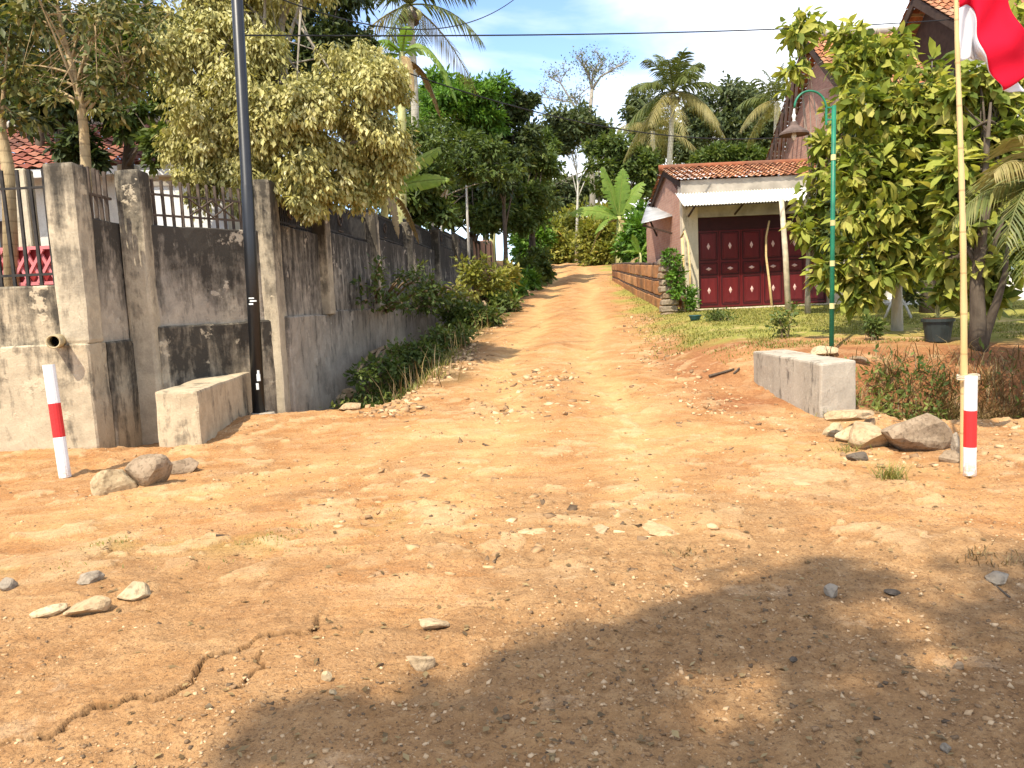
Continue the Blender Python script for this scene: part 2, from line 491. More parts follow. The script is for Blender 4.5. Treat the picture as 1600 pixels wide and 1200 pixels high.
def post_paint(name, col):
    s = NT(name)
    z = s.ramp(s.sep()[2], [(0, 1), (.22, .0)])
    c = s.mix(.2, col, s.ramp(s.noise(9, 5, .6), [(.3, .55), (.7, 1)]), 'MULTIPLY')
    c = s.mix(s.math('MULTIPLY', z, s.ramp(s.noise(26, 5, .7), [(.42, 0), (.6, .85)])), c, (.42, .23, .10))
    c = s.mix(s.ramp(s.noise(17, 5, .7, s.pos((1, 1, .5))), [(.66, 0), (.70, .7)]), c, (.40, .33, .24))
    s.bump(s.noise(40, 4), .3, .004); MAT[name] = s.done(c, .5, .35)
post_paint('post_white', (.80, .80, .78)); post_paint('post_red', (.62, .028, .028))
plain('zinc', (.42, .42, .41), .45, .5, .5, var=.25, scale=2)
plain('white_sheet', (.78, .76, .68), .5, .3, var=.10, scale=2.5)
plain('pvc', (.40, .32, .18), .6, .3, var=.35)
plain('inside_black', (.01, .009, .008), .9, .1)
plain('pot_dark', (.022, .030, .028), .55, .4, var=.3)
plain('bucket_teal', (.02, .08, .085), .5, .4)
plain('soil', (.10, .05, .025), .95, .1)
plain('pink_rail', (.62, .20, .20), .6, .3, var=.12)
plain('red_rail', (.30, .03, .03), .6, .3, var=.2)
plain('window_glass', (.05, .075, .09), .12, .6, var=.2, bump=0)
plain('blue_trim', (.30, .42, .55), .6, .3, var=.1)
plain('wire', (.012, .012, .013), .6, .3)
plain('sticker', (.75, .78, .75), .5, .3)
plain('insulator', (.7, .68, .62), .4, .4)
plain('cement_band', (.36, .32, .265), .9, .15, var=.3, scale=3)
plain('twig', (.28, .20, .12), .9, .1)
plain('dead_leaf', (.30, .19, .09), .9, .1, var=.4)
def bamboo_mat():
    s = NT('bamboo')
    z = s.sep()[2]
    c = s.ramp(s.noise(5, 4, vec=s.pos((1, 1, .25))), [(.3, (.52, .34, .13)), (.7, (.70, .52, .26))])
    ringd = s.math('FRACT', s.math('MULTIPLY', z, 3.1))
    c = s.mix(s.ramp(ringd, [(.0, .7), (.04, 0), (.97, 0), (1, .7)]), c, (.33, .2, .08))
    MAT['bamboo'] = s.done(c, .5, .35)
bamboo_mat()
def door_mat():
    s = NT('door_red')
    c = s.ramp(s.noise(3, 5, .6, s.pos((3, 3, .5))), [(.3, (.085, .006, .008)), (.7, (.135, .010, .011))])
    s.bump(s.noise(26, 4, .6, s.pos((4, 4, .4))), .2, .004)
    MAT['door_red'] = s.done(c, .42, .4)
door_mat()
plain('door_groove', (.035, .004, .005), .6, .3)
plain('door_diamond', (.62, .40, .35), .5, .3, var=.1)
def bark(name, a, b, rings=False):
    s = NT(name)
    c = s.ramp(s.noise(3.2, 6, .65, s.pos((2.5, 2.5, .8))), [(.3, a), (.7, b)])
    if rings:
        z = s.math('FRACT', s.math('MULTIPLY', s.sep()[2], 6.5))
        c = s.mix(s.ramp(z, [(0, .6), (.2, 0), (1, 0)]), c, tuple(x * .45 for x in a))
    s.bump(s.noise(24, 5, .65, s.pos((2, 2, .6))), .7, .02)
    MAT[name] = s.done(c, .92, .12); return MAT[name]
bark('bark_tan', (.30, .21, .11), (.50, .39, .22), True)
bark('bark_grey', (.20, .17, .13), (.36, .32, .26))
bark('bark_dark', (.06, .045, .032), (.14, .11, .08))
bark('bark_pale', (.42, .38, .31), (.62, .58, .50))
bark('palm_trunk', (.34, .30, .23), (.52, .48, .38), True)
bark('banana_stem', (.30, .30, .12), (.52, .50, .24))
bark('banana_stem_yellow', (.50, .40, .12), (.66, .58, .26))
def rock_mat(name, a, b):
    s = NT(name)
    c = s.ramp(s.noise(5, 6, .62, dist=.3), [(.28, a), (.72, b)])
    c = s.mix(s.ramp(s.noise(31, 4), [(.35, .6), (.5, 0)]), c, tuple(x * .55 for x in a))
    s.bump(s.noise(20, 6, .65), .7, .02)
    MAT[name] = s.done(c, .9, .15); return MAT[name]
rock_mat('rock_tan', (.34, .25, .14), (.56, .44, .27))
rock_mat('rock_pale', (.36, .245, .13), (.52, .385, .235))
rock_mat('rock_slab', (.42, .25, .12), (.60, .41, .23))
rock_mat('rock_brown', (.20, .14, .085), (.36, .27, .18))
rock_mat('rock_grey', (.22, .175, .125), (.38, .31, .225))
rock_mat('rock_dark', (.07, .055, .042), (.16, .125, .09))
def gravel_mat():
    s = NT('gravel')
    c = s.ramp(s.attr('v'), [(0, (.10, .07, .045)), (.3, (.24, .15, .08)), (.7, (.42, .26, .13)), (1, (.60, .42, .24))])
    s.bump(s.noise(60, 4), .5, .006)
    MAT['gravel'] = s.done(c, .92, .12)
gravel_mat()

leaf_mat('leaf_fig', [(0, (.16, .165, .05)), (.3, (.36, .34, .11)), (.7, (.64, .58, .22)), (1, (.80, .75, .42))], .32)
leaf_mat('leaf_olive', [(0, (.045, .065, .018)), (.5, (.105, .125, .034)), (.85, (.24, .22, .065)), (1, (.44, .34, .13))], .35)
leaf_mat('leaf_dark', [(0, (.028, .045, .014)), (.6, (.065, .092, .026)), (1, (.15, .17, .045))], .3)
leaf_mat('leaf_mid', [(0, (.05, .085, .018)), (.6, (.125, .175, .038)), (1, (.26, .29, .07))], .38)
leaf_mat('leaf_bright', [(0, (.06, .14, .018)), (.6, (.14, .28, .035)), (1, (.26, .40, .06))], .4)
leaf_mat('leaf_yellow', [(0, (.14, .17, .03)), (.5, (.30, .31, .055)), (.85, (.47, .42, .09)), (1, (.55, .36, .08))], .4)
leaf_mat('leaf_bigtree', [(0, (.05, .08, .016)), (.35, (.13, .18, .03)), (.65, (.26, .31, .05)), (.9, (.50, .52, .09)), (1, (.54, .50, .13))], .42, .6, .2)
leaf_mat('leaf_palm', [(0, (.055, .085, .02)), (.6, (.13, .16, .04)), (1, (.30, .28, .09))], .3)
leaf_mat('leaf_palm_dry', [(0, (.16, .13, .04)), (.6, (.30, .26, .09)), (1, (.42, .34, .14))], .3)
leaf_mat('leaf_banana', [(0, (.10, .19, .03)), (.6, (.20, .32, .05)), (1, (.34, .43, .09))], .45)
leaf_mat('leaf_banana_dry', [(0, (.24, .15, .06)), (1, (.42, .30, .14))], .2)
leaf_mat('leaf_far', [(0, (.06, .085, .035)), (.6, (.12, .15, .06)), (1, (.22, .23, .09))], .3)
leaf_mat('grass_blade', [(0, (.13, .15, .03)), (.6, (.29, .28, .06)), (1, (.44, .36, .12))], .35)
leaf_mat('grass_dry', [(0, (.12, .075, .03)), (.5, (.26, .17, .07)), (1, (.42, .30, .13))], .2)

# ================================================================== ground sheet
CR_PX = [(-60, 1180), (0, 1162), (80, 1148), (103, 1140), (110, 1128), (147, 1108), (187, 1102), (210, 1093), (247, 1095), (273, 1087), (300, 1065), (307, 1050),
         (330, 1027), (377, 1017), (403, 997), (437, 992), (490, 992), (500, 963)]
CR2_PX = [(415, 1015), (400, 1030), (413, 1042), (388, 1052), (378, 1074), (353, 1077)]
CRK = []
def crack_depth(x, y, px, w, lip):
    P = np.array([tuple(ground(a, b)[:2]) for a, b in px])
    jx = .03 * fbm(x * 15, y * 15, 71, 4, .65); jy = .03 * fbm(x * 15, y * 15, 75, 4, .65)
    X, Y = x + jx, y + jy
    best = np.full(X.shape, 9.0); sgn = np.zeros(X.shape)
    for (ax, ay), (bx, by) in zip(P[:-1], P[1:]):
        ux, uy = bx - ax, by - ay; l2 = ux * ux + uy * uy
        t = np.clip(((X - ax) * ux + (Y - ay) * uy) / l2, 0, 1)
        d = np.hypot(X - ax - t * ux, Y - ay - t * uy)
        cr = ux * (Y - ay) - uy * (X - ax)
        m = d < best; best = np.where(m, d, best); sgn = np.where(m, np.sign(cr), sgn)
    CRK.append(np.exp(-(best / w) ** 2) * (.75 + .5 * fbm(x * 9, y * 9, 79, 3)))  # mask for the shade painted along the crack
    return -.035 * np.exp(-(best / w) ** 2) + lip * np.where(sgn > 0, np.exp(-best / .5), 0) * sstep(0, .006, best)
def build_ground():
    ys = np.concatenate([np.linspace(-60, .8, 26), np.geomspace(1.0, 1.88, 40), np.geomspace(1.9, 5.2, 320), np.geomspace(5.22, 14, 240), np.geomspace(14.07, 70, 150), np.geomspace(71, 900, 26)])
    t = np.linspace(-1, 1, 560)
    s = .80 * t + 5.2 * np.sign(t) * np.clip((np.abs(t) - .86) / .14, 0, 1) ** 2.2
    w = np.maximum(ys, 2.0) + .3 + np.where(ys < 2, (2 - ys) * .4, 0)
    Y = np.repeat(ys[:, None], len(s), 1); X = s[None, :] * w[:, None]
    x, y = X.ravel(), Y.ravel()
    z = height(x, y)
    m = (y > 1.2) & (y < 5.5) & (x < .8) & (x > -4)
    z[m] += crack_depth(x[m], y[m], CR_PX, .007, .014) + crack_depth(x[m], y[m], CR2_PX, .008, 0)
    crack_shade = np.zeros(len(x)); crack_shade[m] = np.clip(np.maximum(CRK[0], CRK[1]), 0, 1)
    xr = road_x(y)
    n = fbm(x * .9, y * .9, 51, 4); n2 = fbm(x * 3.5, y * 3.5, 61, 4)
    grey = np.clip(sstep(.2, 1.0, (5.6 - y) * .5 + n * 1.3 + .5 * sstep(-.8, 1.2, x)) * (.50 + .30 * sstep(-1.2, .8, x + n)), 0, 1) * (y > -50)
    dxr = np.abs(x - xr + .12 * np.sin(y * .55) + .25 * n)
    track = np.exp(-((dxr - .80) / .36) ** 2) * sstep(6.2, 8.5, y + n)
    # the tracks fan out to the left and right where they join the main road
    for (ax, ay, bx, by) in ((-.3, 9.2, -3.4, 5.9), (1.2, 9.0, 3.4, 6.4), (-.2, 8.6, -.5, 5.4), (1.3, 8.6, 1.0, 5.2)):
        ux, uy = bx - ax, by - ay; l2 = ux * ux + uy * uy; tt = np.clip(((x - ax) * ux + (y - ay) * uy) / l2, 0, 1)
        dd = np.hypot(x - ax - tt * ux, y - ay - tt * uy)
        track = np.maximum(track, np.exp(-((dd + .2 * n) / .42) ** 2) * (1 - .45 * tt))
    track = np.clip(track, 0, 1)
    bank = sstep(1.5, 2.2, x - xr) * (1 - sstep(3.4, 4.6, x - xr)) * sstep(8.8, 9.8, y) * (1 - sstep(13.5, 16.5, y))
    rbank = sstep(3.9, 4.4, x) * sstep(9.4, 9.9, y) * (1 - sstep(11.2, 11.9, y + n))
    red = np.clip(np.maximum(bank * (.8 + n), rbank * .95), 0, 1)
    lawn = sstep(2.1, 3.1, x - xr + n * 1.2) * sstep(11.6, 12.6, y + n * 1.4 + .55 * sstep(5.6, 4.2, x) * -2.6)
    verge = sstep(1.75, 2.5, x - xr + 1.3 * n) * sstep(15, 19, y)
    lawn = np.maximum(lawn, verge * .9)
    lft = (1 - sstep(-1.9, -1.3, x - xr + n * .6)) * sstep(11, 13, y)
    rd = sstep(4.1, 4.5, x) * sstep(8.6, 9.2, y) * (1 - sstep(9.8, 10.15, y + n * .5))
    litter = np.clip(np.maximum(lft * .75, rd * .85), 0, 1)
    far = sstep(60, 75, y) + sstep(14, 22, np.abs(x - xr)) * sstep(8, 14, y)
    lawn = np.clip(np.maximum(lawn, far), 0, 1)
    strip = np.exp(-((y - (5.5 + .25 * x + 1.0 * n)) / .35) ** 2) * (x < -.8) * sstep(.05, .35, n2 + .1)
    lawn = np.maximum(lawn, .22 * strip)
    ny, nx = X.shape
    idx = np.arange(ny * nx).reshape(ny, nx)
    F = np.stack([idx[:-1, :-1], idx[:-1, 1:], idx[1:, 1:], idx[1:, :-1]], -1).reshape(-1, 4)
    me = np_mesh('ground', np.stack([x, y, z], 1), F, MAT['ground'], {'grey': grey, 'red': red, 'lawn': lawn, 'litter': litter, 'crack_shade': crack_shade, 'track': track, 'slab': slab_mask(x, y) * (.35 + .65 * sstep(-.2, .3, n2))}, smooth=True)
    return struct(link_mesh('ground', me), 'orange dirt ground of the junction with the side road climbing away')
build_ground()
# ================================================================== old garden wall on the corner
gw = thing('garden_wall', 'tall stained concrete garden wall with pillars and iron railings, running up beside the road', 'wall', (-4.9, 9.2, 0))
def pillar(x0, x1, y0, y1, z0, z1, mat='pillar', skew=0):
    b = MB(); b.box((x0, y0, z0), (x1 - x0, skew, 0), (0, y1 - y0, 0), (0, 0, z1 - z0))
    return b.build('pillar', MAT[mat], gw, bevel=.045, seg=2, cuts=4, wobble=.012, smooth=False)
# front run
b = MB(); b.box((-14, 8.95, -.5), (9.1, 0, 0), (0, .40, 0), (0, 0, 1.80)); b.build('wall_base', MAT['wall_front'], gw, bevel=.02, cuts=5, wobble=.015)
b = MB(); b.box((-14, 9.04, 1.28), (8.79, 0, 0), (0, .22, 0), (0, 0, .71)); b.build('wall_panel', MAT['wall_front'], gw, bevel=.02, cuts=5, wobble=.012)
pillar(-5.24, -4.885, 8.97, 9.30, 1.29, 3.36)
pillar(-9.2, -8.85, 8.97, 9.30, 1.29, 3.36)
# return into the corner, seen in shade
b = MB(); b.prism([(-5.15, 9.36, -.5), (-5.15, 10.33, -.5), (-5.15, 10.33, .72), (-5.15, 10.27, .98), (-5.15, 10.13, 1.16), (-5.15, 9.93, 1.285), (-5.15, 9.36, 1.285)], (.27, 0, 0))
b.build('buttress', MAT['wall_base'], gw, bevel=.02, cuts=4, wobble=.012)
b = MB(); b.box((-5.12, 9.29, 1.2), (.18, 0, 0), (0, .8, 0), (0, 0, 1.58)); b.build('wall_panel', MAT['wall_panel'], gw, bevel=.015, cuts=4, wobble=.01)
pillar(-4.93, -4.60, 9.98, 10.29, -.4, 3.44)
# oblique run to the road corner
A0, A1 = Vector((-4.63, 10.14, 0)), Vector((-3.55, 11.62, 0))
t = (A1 - A0).normalized(); nrm = Vector((t.y, -t.x, 0)); L = (A1 - A0).length
def slab(p, length, dirv, n_out, proud, thick, z0, z1):
    b = MB(); b.box(Vector(p) + n_out * proud + Vector((0, 0, z0)), dirv * length, -n_out * thick, Vector((0, 0, z1 - z0))); return b
slab(A0, L, t, nrm, 0, .18, 1.2, 2.76).build('wall_panel', MAT['wall_panel'], gw, bevel=.015, cuts=4, wobble=.012)
slab(A0 + t * -.05, L + .12, t, nrm, .07, .3, -.5, 1.44).build('wall_base', MAT['wall_base'], gw, bevel=.025, cuts=4, wobble=.018)
pillar(-3.70, -3.42, 11.5, 11.93, -.5, 3.5)
# long run beside the side road
rt = Vector((.08, 1, 0)).normalized(); rn = Vector((1, -.08, 0)).normalized()
bays = [11.75, 13.8, 17.4, 21.3, 25.6, 30.0, 34.6]
for k in range(len(bays) - 1):
    y0, y1 = bays[k], bays[k + 1]
    p = Vector((wall_x(y0) - .02, y0, 0)); ln = (y1 - y0) * 1.0032
    zb = [1.48, 1.54, 1.64, 1.80, 2.02, 2.30][k]; zt = [2.88, 2.98, 3.14, 3.34, 3.58, 3.82][k]; zr = [3.36, 3.58, 3.76, 3.95, 4.16, 4.38][k]
    slab(p, ln, rt, rn, 0, .2, zb - .1, zt).build('wall_panel', MAT['wall_road_side'], gw, bevel=.012, cuts=4, wobble=.014)
    slab(p, ln - .004, rt, rn, .085 - .002 * k, .28, -.5 if k < 4 else .6, zb).build('wall_base', MAT['wall_road_side'], gw, bevel=.02, cuts=4, wobble=.02)
    q = Vector((wall_x(y1), y1, 0))
    slab(q - rt * .15, .30, rt, rn, .13, .30, zb - .006, zr + .07).build('pillar', MAT['pillar'], gw, bevel=.03, seg=2, cuts=3, wobble=.008)
    # fine iron palings
    rail = MB()
    rail.bar(p + Vector((0, 0, zr - .05)) - rn * .1, p + rt * ln + Vector((0, 0, zr - .05)) - rn * .1, .03)
    rail.bar(p + Vector((0, 0, zt + .07)) - rn * .1, p + rt * ln + Vector((0, 0, zt + .07)) - rn * .1, .03)
    ro = rail.build('railing', MAT['rail_dark'], gw)
    pl = MB(); n = int(ln / .085)
    for j in range(n):
        c = p + rt * (ln * (j + .5) / n) - rn * .1
        pl.bar(c + Vector((0, 0, zt - .02)), c + Vector((0, 0, zr - .0)), .035, .02, rt)
    pl.build('paling', MAT['rail_dark'], ro, kind='stuff')
    # small scroll plate in the middle of the bay
    c = p + rt * (ln * .42) - rn * .07 + Vector((0, 0, (zt + zr) / 2)); sc_ = MB()
    for sgn in (-1, 1):
        pts = [c + rt * (sgn * (.03 + .10 * math.sin(a * .5)) * math.cos(a)) + Vector((0, 0, .03 + (sgn * .13) * math.sin(a) * .9)) for a in np.linspace(.2, 4.6, 14)]
        sc_.tube(pts, .014, 5)
    sc_.bar(c - rt * .14 - Vector((0, 0, .2)), c + rt * .14 - Vector((0, 0, .2)), .02)
    sc_.build('scroll', MAT['rail_metal'], ro)
# front railings, bar by bar
barm = MB().box((-.5, -.5, 0), (1, 0, 0), (0, 1, 0), (0, 0, 1)).mesh('bar', MAT['rail_dark'])
barb = MB().box((-.5, -.5, 0), (1, 0, 0), (0, 1, 0), (0, 0, 1)).mesh('bar', MAT['rail_metal'])
def bars(parent, pts, z0, z1, w, me):
    for p in pts:
        j = random.uniform(-.015, .015)
        inst('bar', me, parent, Matrix.Translation((p[0], p[1], z0)) @ Matrix.Rotation(j, 4, 'Y') @ Matrix.Diagonal((w, w * .8, z1 - z0, 1)))
r1 = MB().bar((-14, 9.15, 2.12), (-5.25, 9.15, 2.12), .03).bar((-14, 9.15, 3.12), (-5.25, 9.15, 3.12), .025).build('railing', MAT['rail_dark'], gw)
bars(r1, [(-5.32 - .158 * k, 9.15) for k in range(18)], 1.97, 3.33, .034, barm)
r2 = MB().bar((-5.0, 9.3, 3.08), (-5.0, 10.0, 3.08), .03).build('railing', MAT['rail_metal'], gw)
bars(r2, [(-5.0, 9.38 + .125 * k) for k in range(5)], 2.76, 3.40, .04, barb)
q0, q1 = A0 - nrm * .09, A1 - nrm * .09
r3 = MB().bar(q0 + Vector((0, 0, 3.17)), q1 + Vector((0, 0, 3.17)), .028).bar(q0 + Vector((0, 0, 2.90)), q1 + Vector((0, 0, 2.90)), .028).build('railing', MAT['rail_metal'], gw)
bars(r3, [q0 + t * (L * (k + .3) / 14) for k in range(14)], 2.74, 3.36, .036, barb)
dm = MB(); fr = lambda a, z: q0 + nrm * .03 + t * (L * a) + Vector((0, 0, z))
for a in (.36, .55):
    dm.bar(fr(a, 2.92), fr(a + .19, 3.15), .018); dm.bar(fr(a, 3.15), fr(a + .19, 2.92), .018)
dm.build('lattice', MAT['rail_metal'], r3)
# drain pipe through the wall base
dp = thing('drain_pipe', 'short clay-coloured drain pipe sticking out of the garden wall', 'pipe', (-5.4, 8.8, 1.33))
d0, d1 = at(83, 534, 8.72), at(93, 532, 9.0)
ringv = MB(); ax = (d1 - d0).normalized()
b = MB()
N = 16; xx = Vector((1, 0, 0)); yy = ax.cross(xx).normalized(); xx = yy.cross(ax)
for rr, p in ((.062, d0), (.078, d0), (.078, d1), (.062, d1)):
    for j in range(N): b.v.append(p + (xx * math.cos(2 * math.pi * j / N) + yy * math.sin(2 * math.pi * j / N)) * rr)
for k in range(4):
    for j in range(N):
        a, c = k * N + j, k * N + (j + 1) % N; d, e = ((k + 1) % 4) * N + (j + 1) % N, ((k + 1) % 4) * N + j
        b.f.append((a, c, d, e))
b.build('pipe_wall', MAT['pvc'], dp, smooth=True)
MB().tube([d1 - ax * .06, d1 - ax * .02], .0615, 16).build('pipe_bore', MAT['inside_black'], dp)

# far brick wall where the garden wall ends
fb = thing('brick_wall', 'weathered brick wall past the far end of the concrete garden wall', 'wall', (wall_x(37), 37, 2.4))
for k in range(4):
    y0 = 34.8 + 2.6 * k; p = Vector((wall_x(y0) + .1, y0, 0))
    slab(p, 2.5, rt, rn, 0, .25, 1.6 + .2 * k, 4.35 + .2 * k).build('wall_panel', MAT['brick'], fb, bevel=.01, wobble=.02, cuts=3)
    slab(p + rt * 2.5, .22, rt, rn, .05, .3, 1.6 + .2 * k, 4.5 + .2 * k).build('pillar', MAT['wall_road_side'], fb, bevel=.02)

# ================================================================== culvert bridge parapets
pa = thing('bridge_parapet', 'pale cement bridge parapet block below the black utility pole', 'parapet', (-3.85, 10.0, 0), 'bridge parapets')
b = MB(); b.prism([(-4.08, 8.72, -.6), (-3.585, 8.70, -.6), (-3.80, 11.2, -.6), (-4.36, 11.25, -.6)], (0, 0, 1.31))
b.build('block', MAT['parapet_pale'], pa, bevel=.03, seg=2, cuts=6, wobble=.016)
pb = thing('bridge_parapet', 'grey cement bridge parapet block in front of the green lamp post', 'parapet', (3.7, 9.8, 0), 'bridge parapets')
b = MB(); b.prism([(3.50, 8.64, -.6), (3.99, 8.86, -.6), (3.93, 11.0, -.6), (3.46, 10.95, -.6)], (0, 0, 1.30))
b.build('block', MAT['parapet_grey'], pb, bevel=.025, seg=2, cuts=6, wobble=.014)

# ================================================================== black utility pole
up_ = thing('utility_pole', 'black steel utility pole rising out of the picture beside the garden wall', 'utility pole', at(405, 640, 10.75))
p0, p1 = at(405, 652, 10.75), at(369, -30, 10.75); dirp = (p1 - p0).normalized()
MB().tube([p0, p0 + dirp * 3.2, p0 + dirp * 3.21, p0 + dirp * 6, p0 + dirp * 6.01, p0 + dirp * 8.6], [.086, .084, .078, .076, .070, .066], 16).build('shaft', MAT['black_metal'], up_, smooth=True)
b = MB(); b.tube([p0 + Vector((.06, -.02, -.35)), p0 + Vector((.06, -.02, .02)), p0 + Vector((.06, -.02, .07))], [.2, .19, .165], 14); b.build('footing', MAT['parapet_grey'], up_, wobble=.01)
for (zz, w, h, a0) in ((1.66, .07, .018, -1.9), (1.62, .09, .02, -1.75), (1.58, .06, .02, -1.95), (.52, .05, .10, -1.3), (.40, .035, .09, -1.45), (.62, .03, .05, -1.2)):
    b = MB()
    for j in range(3):
        a = a0 + j * w / .086 / 3; e = a + w / .086 / 3
        c = p0 + dirp * zz
        pt = lambda q, z: c + Vector((math.cos(q) * .0885, math.sin(q) * .0885, z))
        b.quad(pt(a, 0), pt(e, .002), pt(e, h), pt(a, h + .002))
    b.build('sticker', MAT['sticker'], up_)
ARM = p0 + dirp * 8.2

# ================================================================== red and white marker posts
def marker(name, label, base, top, r, bands, group):
    o = thing(name, label, 'marker post', base, group)
    dv = top - base; k0 = 0
    for frac, m in bands:
        q0_, q1_ = base + dv * k0, base + dv * frac
        MB().tube([q0_, q0_.lerp(q1_, .03), q0_.lerp(q1_, .97), q1_], [r * .98, r * 1.0, r * 1.0, r * .985], 14).build('white_band' if m == 'post_white' else 'red_band', MAT[m], o, smooth=False)
        k0 = frac
    return o
g0 = ground(102, 747)
marker('marker_post', 'leaning white post with a red middle band by the garden wall', g0, at(76, 570, g0.y + .05), .055, [(.36, 'post_white'), (.66, 'post_red'), (1, 'post_white')], 'red and white marker posts')
g1 = ground(1515, 742)
m2 = marker('marker_post', 'upright white post with a red middle band tied to the bamboo flagpole', g1, at(1517, 588, g1.y), .048, [(.29, 'post_white'), (.66, 'post_red'), (1, 'post_white')], 'red and white marker posts')

# ================================================================== flag on its bamboo pole
g2 = ground(1506, 741)
fp = thing('bamboo_flagpole', 'thin bamboo flagpole standing at the edge of the dirt road', 'flagpole', g2)
FP0, FP1 = g2 - Vector((0, 0, .15)), at(1497.5, -70, g2.y + .02)
pts, rad = [], []
for k in range(26):
    f_ = k / 25; p = FP0.lerp(FP1, f_) + Vector((.02 * math.sin(f_ * 5), .01 * math.sin(f_ * 7), 0))
    pts.append(p); rad.append(.029 * (1 - .5 * f_) * (1.0 if k % 3 else 1.10))
MB().tube(pts, rad, 10).build('culm', MAT['bamboo'], fp, smooth=True)
tp = at(1507, 592, g2.y)
b = MB()
for k in range(3):
    c = tp + Vector((.03, 0, .014 * k)); b.tube([c + Vector((.085 * math.cos(a), .055 * math.sin(a), .004 * math.sin(3 * a))) for a in np.linspace(0, 2 * math.pi, 18)], .006, 5)
b.build('tie', MAT['pale_wood'], fp)
# cloth: rows of control points in photograph pixels with their own depth
def cat(P, t):
    n = len(P) - 1; x = min(max(t * n, 0), n - 1e-6); i = int(x); f_ = x - i
    g = lambda j: P[min(max(j, 0), n)]
    a, b_, c, d = g(i - 1), g(i), g(i + 1), g(i + 2)
    return .5 * (2 * b_ + (c - a) * f_ + (2 * a - 5 * b_ + 4 * c - d) * f_ ** 2 + (3 * b_ - a - 3 * c + d) * f_ ** 3)
FY = g2.y
rows = [  # hoist -> fly, from the top hem to the bottom hem: (px, py, extra depth)
    [(1498, -66, 0), (1530, -60, -.06), (1566, -20, .05), (1594, 40, -.04), (1622, 90, .08)],
    [(1498, -28, 0), (1522, -26, -.05), (1552, 12, .05), (1580, 72, -.05), (1606, 118, .05)],
    [(1499, 10, 0), (1518, 9, .02), (1529, 58, -.05), (1546, 104, -.06), (1567, 141, -.04)],
    [(1499, 54, 0), (1514, 58, .06), (1528, 88, .09), (1556, 110, .10), (1584, 142, .10)],
    [(1499, 97, 0), (1514, 90, .02), (1536, 95, .12), (1570, 116, .16), (1612, 146, .20)]]
NU, NV = 40, 24
ctrl = [[at(px, py, FY + d) for px, py, d in r] for r in rows]
G = []
for j in range(NV + 1):
    row = []
    for i in range(NU + 1):
        col = [cat(r, i / NU) for r in ctrl]
        p = cat(col, j / NV)
        p = p + Vector((0, .018 * math.sin(i * .55 + j * .25) * min(1, i / 6), .008 * math.sin(j * .9 + i * .2)))
        row.append(p)
    G.append(row)
fl = thing('flag', 'red and white flag hanging in folds from the bamboo pole', 'flag', at(1500, 20, FY))
for nm, j0, j1, m in (('red_half', 0, NV // 2, 'flag_red'), ('white_half', NV // 2, NV, 'flag_white')):
    b = MB(); W = NU + 1
    for j in range(j0, j1 + 1): b.v += G[j]
    for j in range(j1 - j0):
        for i in range(NU): b.f.append((j * W + i, j * W + i + 1, (j + 1) * W + i + 1, (j + 1) * W + i))
    o = b.build(nm, MAT[m], fl, smooth=True)
    so = o.modifiers.new('thickness', 'SOLIDIFY'); so.thickness = .003

# ================================================================== green lamp post
gl = thing('lamp_post', 'thin green lamp post with hanging rusty shade behind the parapet', 'lamp post', ground(1299, 551))
lb = ground(1299, 551); LY = lb.y
b0 = lb - Vector((0, 0, .1)); b1 = at(1303, 165, LY); ln = b1 - b0
MB().tube([b0, b1], [.034, .030], 12).build('post', MAT['green_paint'], gl, smooth=True)
for f_ in (.205, .375, .535, .79):
    MB().tube([b0 + ln * f_, b0 + ln * (f_ + .022)], .0355, 12).build('pale_band', MAT['pale_paint'], gl)
j0 = at(1291, 165, LY); j1 = at(1291, 195, LY)
MB().tube([j1, j0], .017, 8).build('side_bracket', MAT['green_paint'], gl)
for yy_ in (168, 187): MB().bar(at(1291, yy_, LY), at(1303, yy_, LY), .02).build('bracket_tie', MAT['green_paint'], gl)
arc = [at(1266 + 24.5 * math.cos(a), 168 - 26 * math.sin(a), LY) for a in np.linspace(0, math.pi, 20)]
MB().tube(arc, .015, 8).build('arch', MAT['green_paint'], gl, smooth=True)
cN = at(1241, 170, LY)
MB().tube([cN, at(1240.5, 178, LY), at(1240.5, 181, LY), at(1240.5, 188, LY), at(1240.5, 191, LY)], [.012, .018, .03, .018, .03], 10).build('insulator', MAT['insulator'], gl)
MB().tube([at(1240.5, 190, LY), at(1240.5, 196, LY), at(1240.5, 208, LY), at(1240.5, 211, LY)], [.04, .055, .20, .205], 18, cap=False).build('lamp_shade', MAT['lamp_rust'], gl)
MB().tube([at(1240.5, 204, LY), at(1240.5, 213, LY), at(1240.5, 219, LY)], [.02, .035, .012], 10).build('bulb', MAT['insulator'], gl, smooth=True)

# ================================================================== wires
def wire(label, a, b, sag, r=.012):
    pts = [a.lerp(b, f_) - Vector((0, 0, sag * 4 * f_ * (1 - f_))) for f_ in np.linspace(0, 1, 40)]
    o = MB().tube(pts, r, 5).build('overhead_wire', MAT['wire'])
    tag(o, label, 'wire', 'overhead wires')
wire('long overhead wire crossing the open sky above the palms', at(380, 55, 11.5), at(1700, 10, 24), -.0 + .25, .013)
wire('overhead wire dropping through the yellow tree towards the far palm', at(369, -30, 10.75), at(860, -60, 26), 1.25, .012)
wire('low dark service wire slung from the trees to the garage roof', at(560, 85, 16), at(1330, 200, 23), .85, .014)
wire('wire running up behind the drooping banana leaf', at(560, -10, 20), at(640, 90, 26), .05, .010)
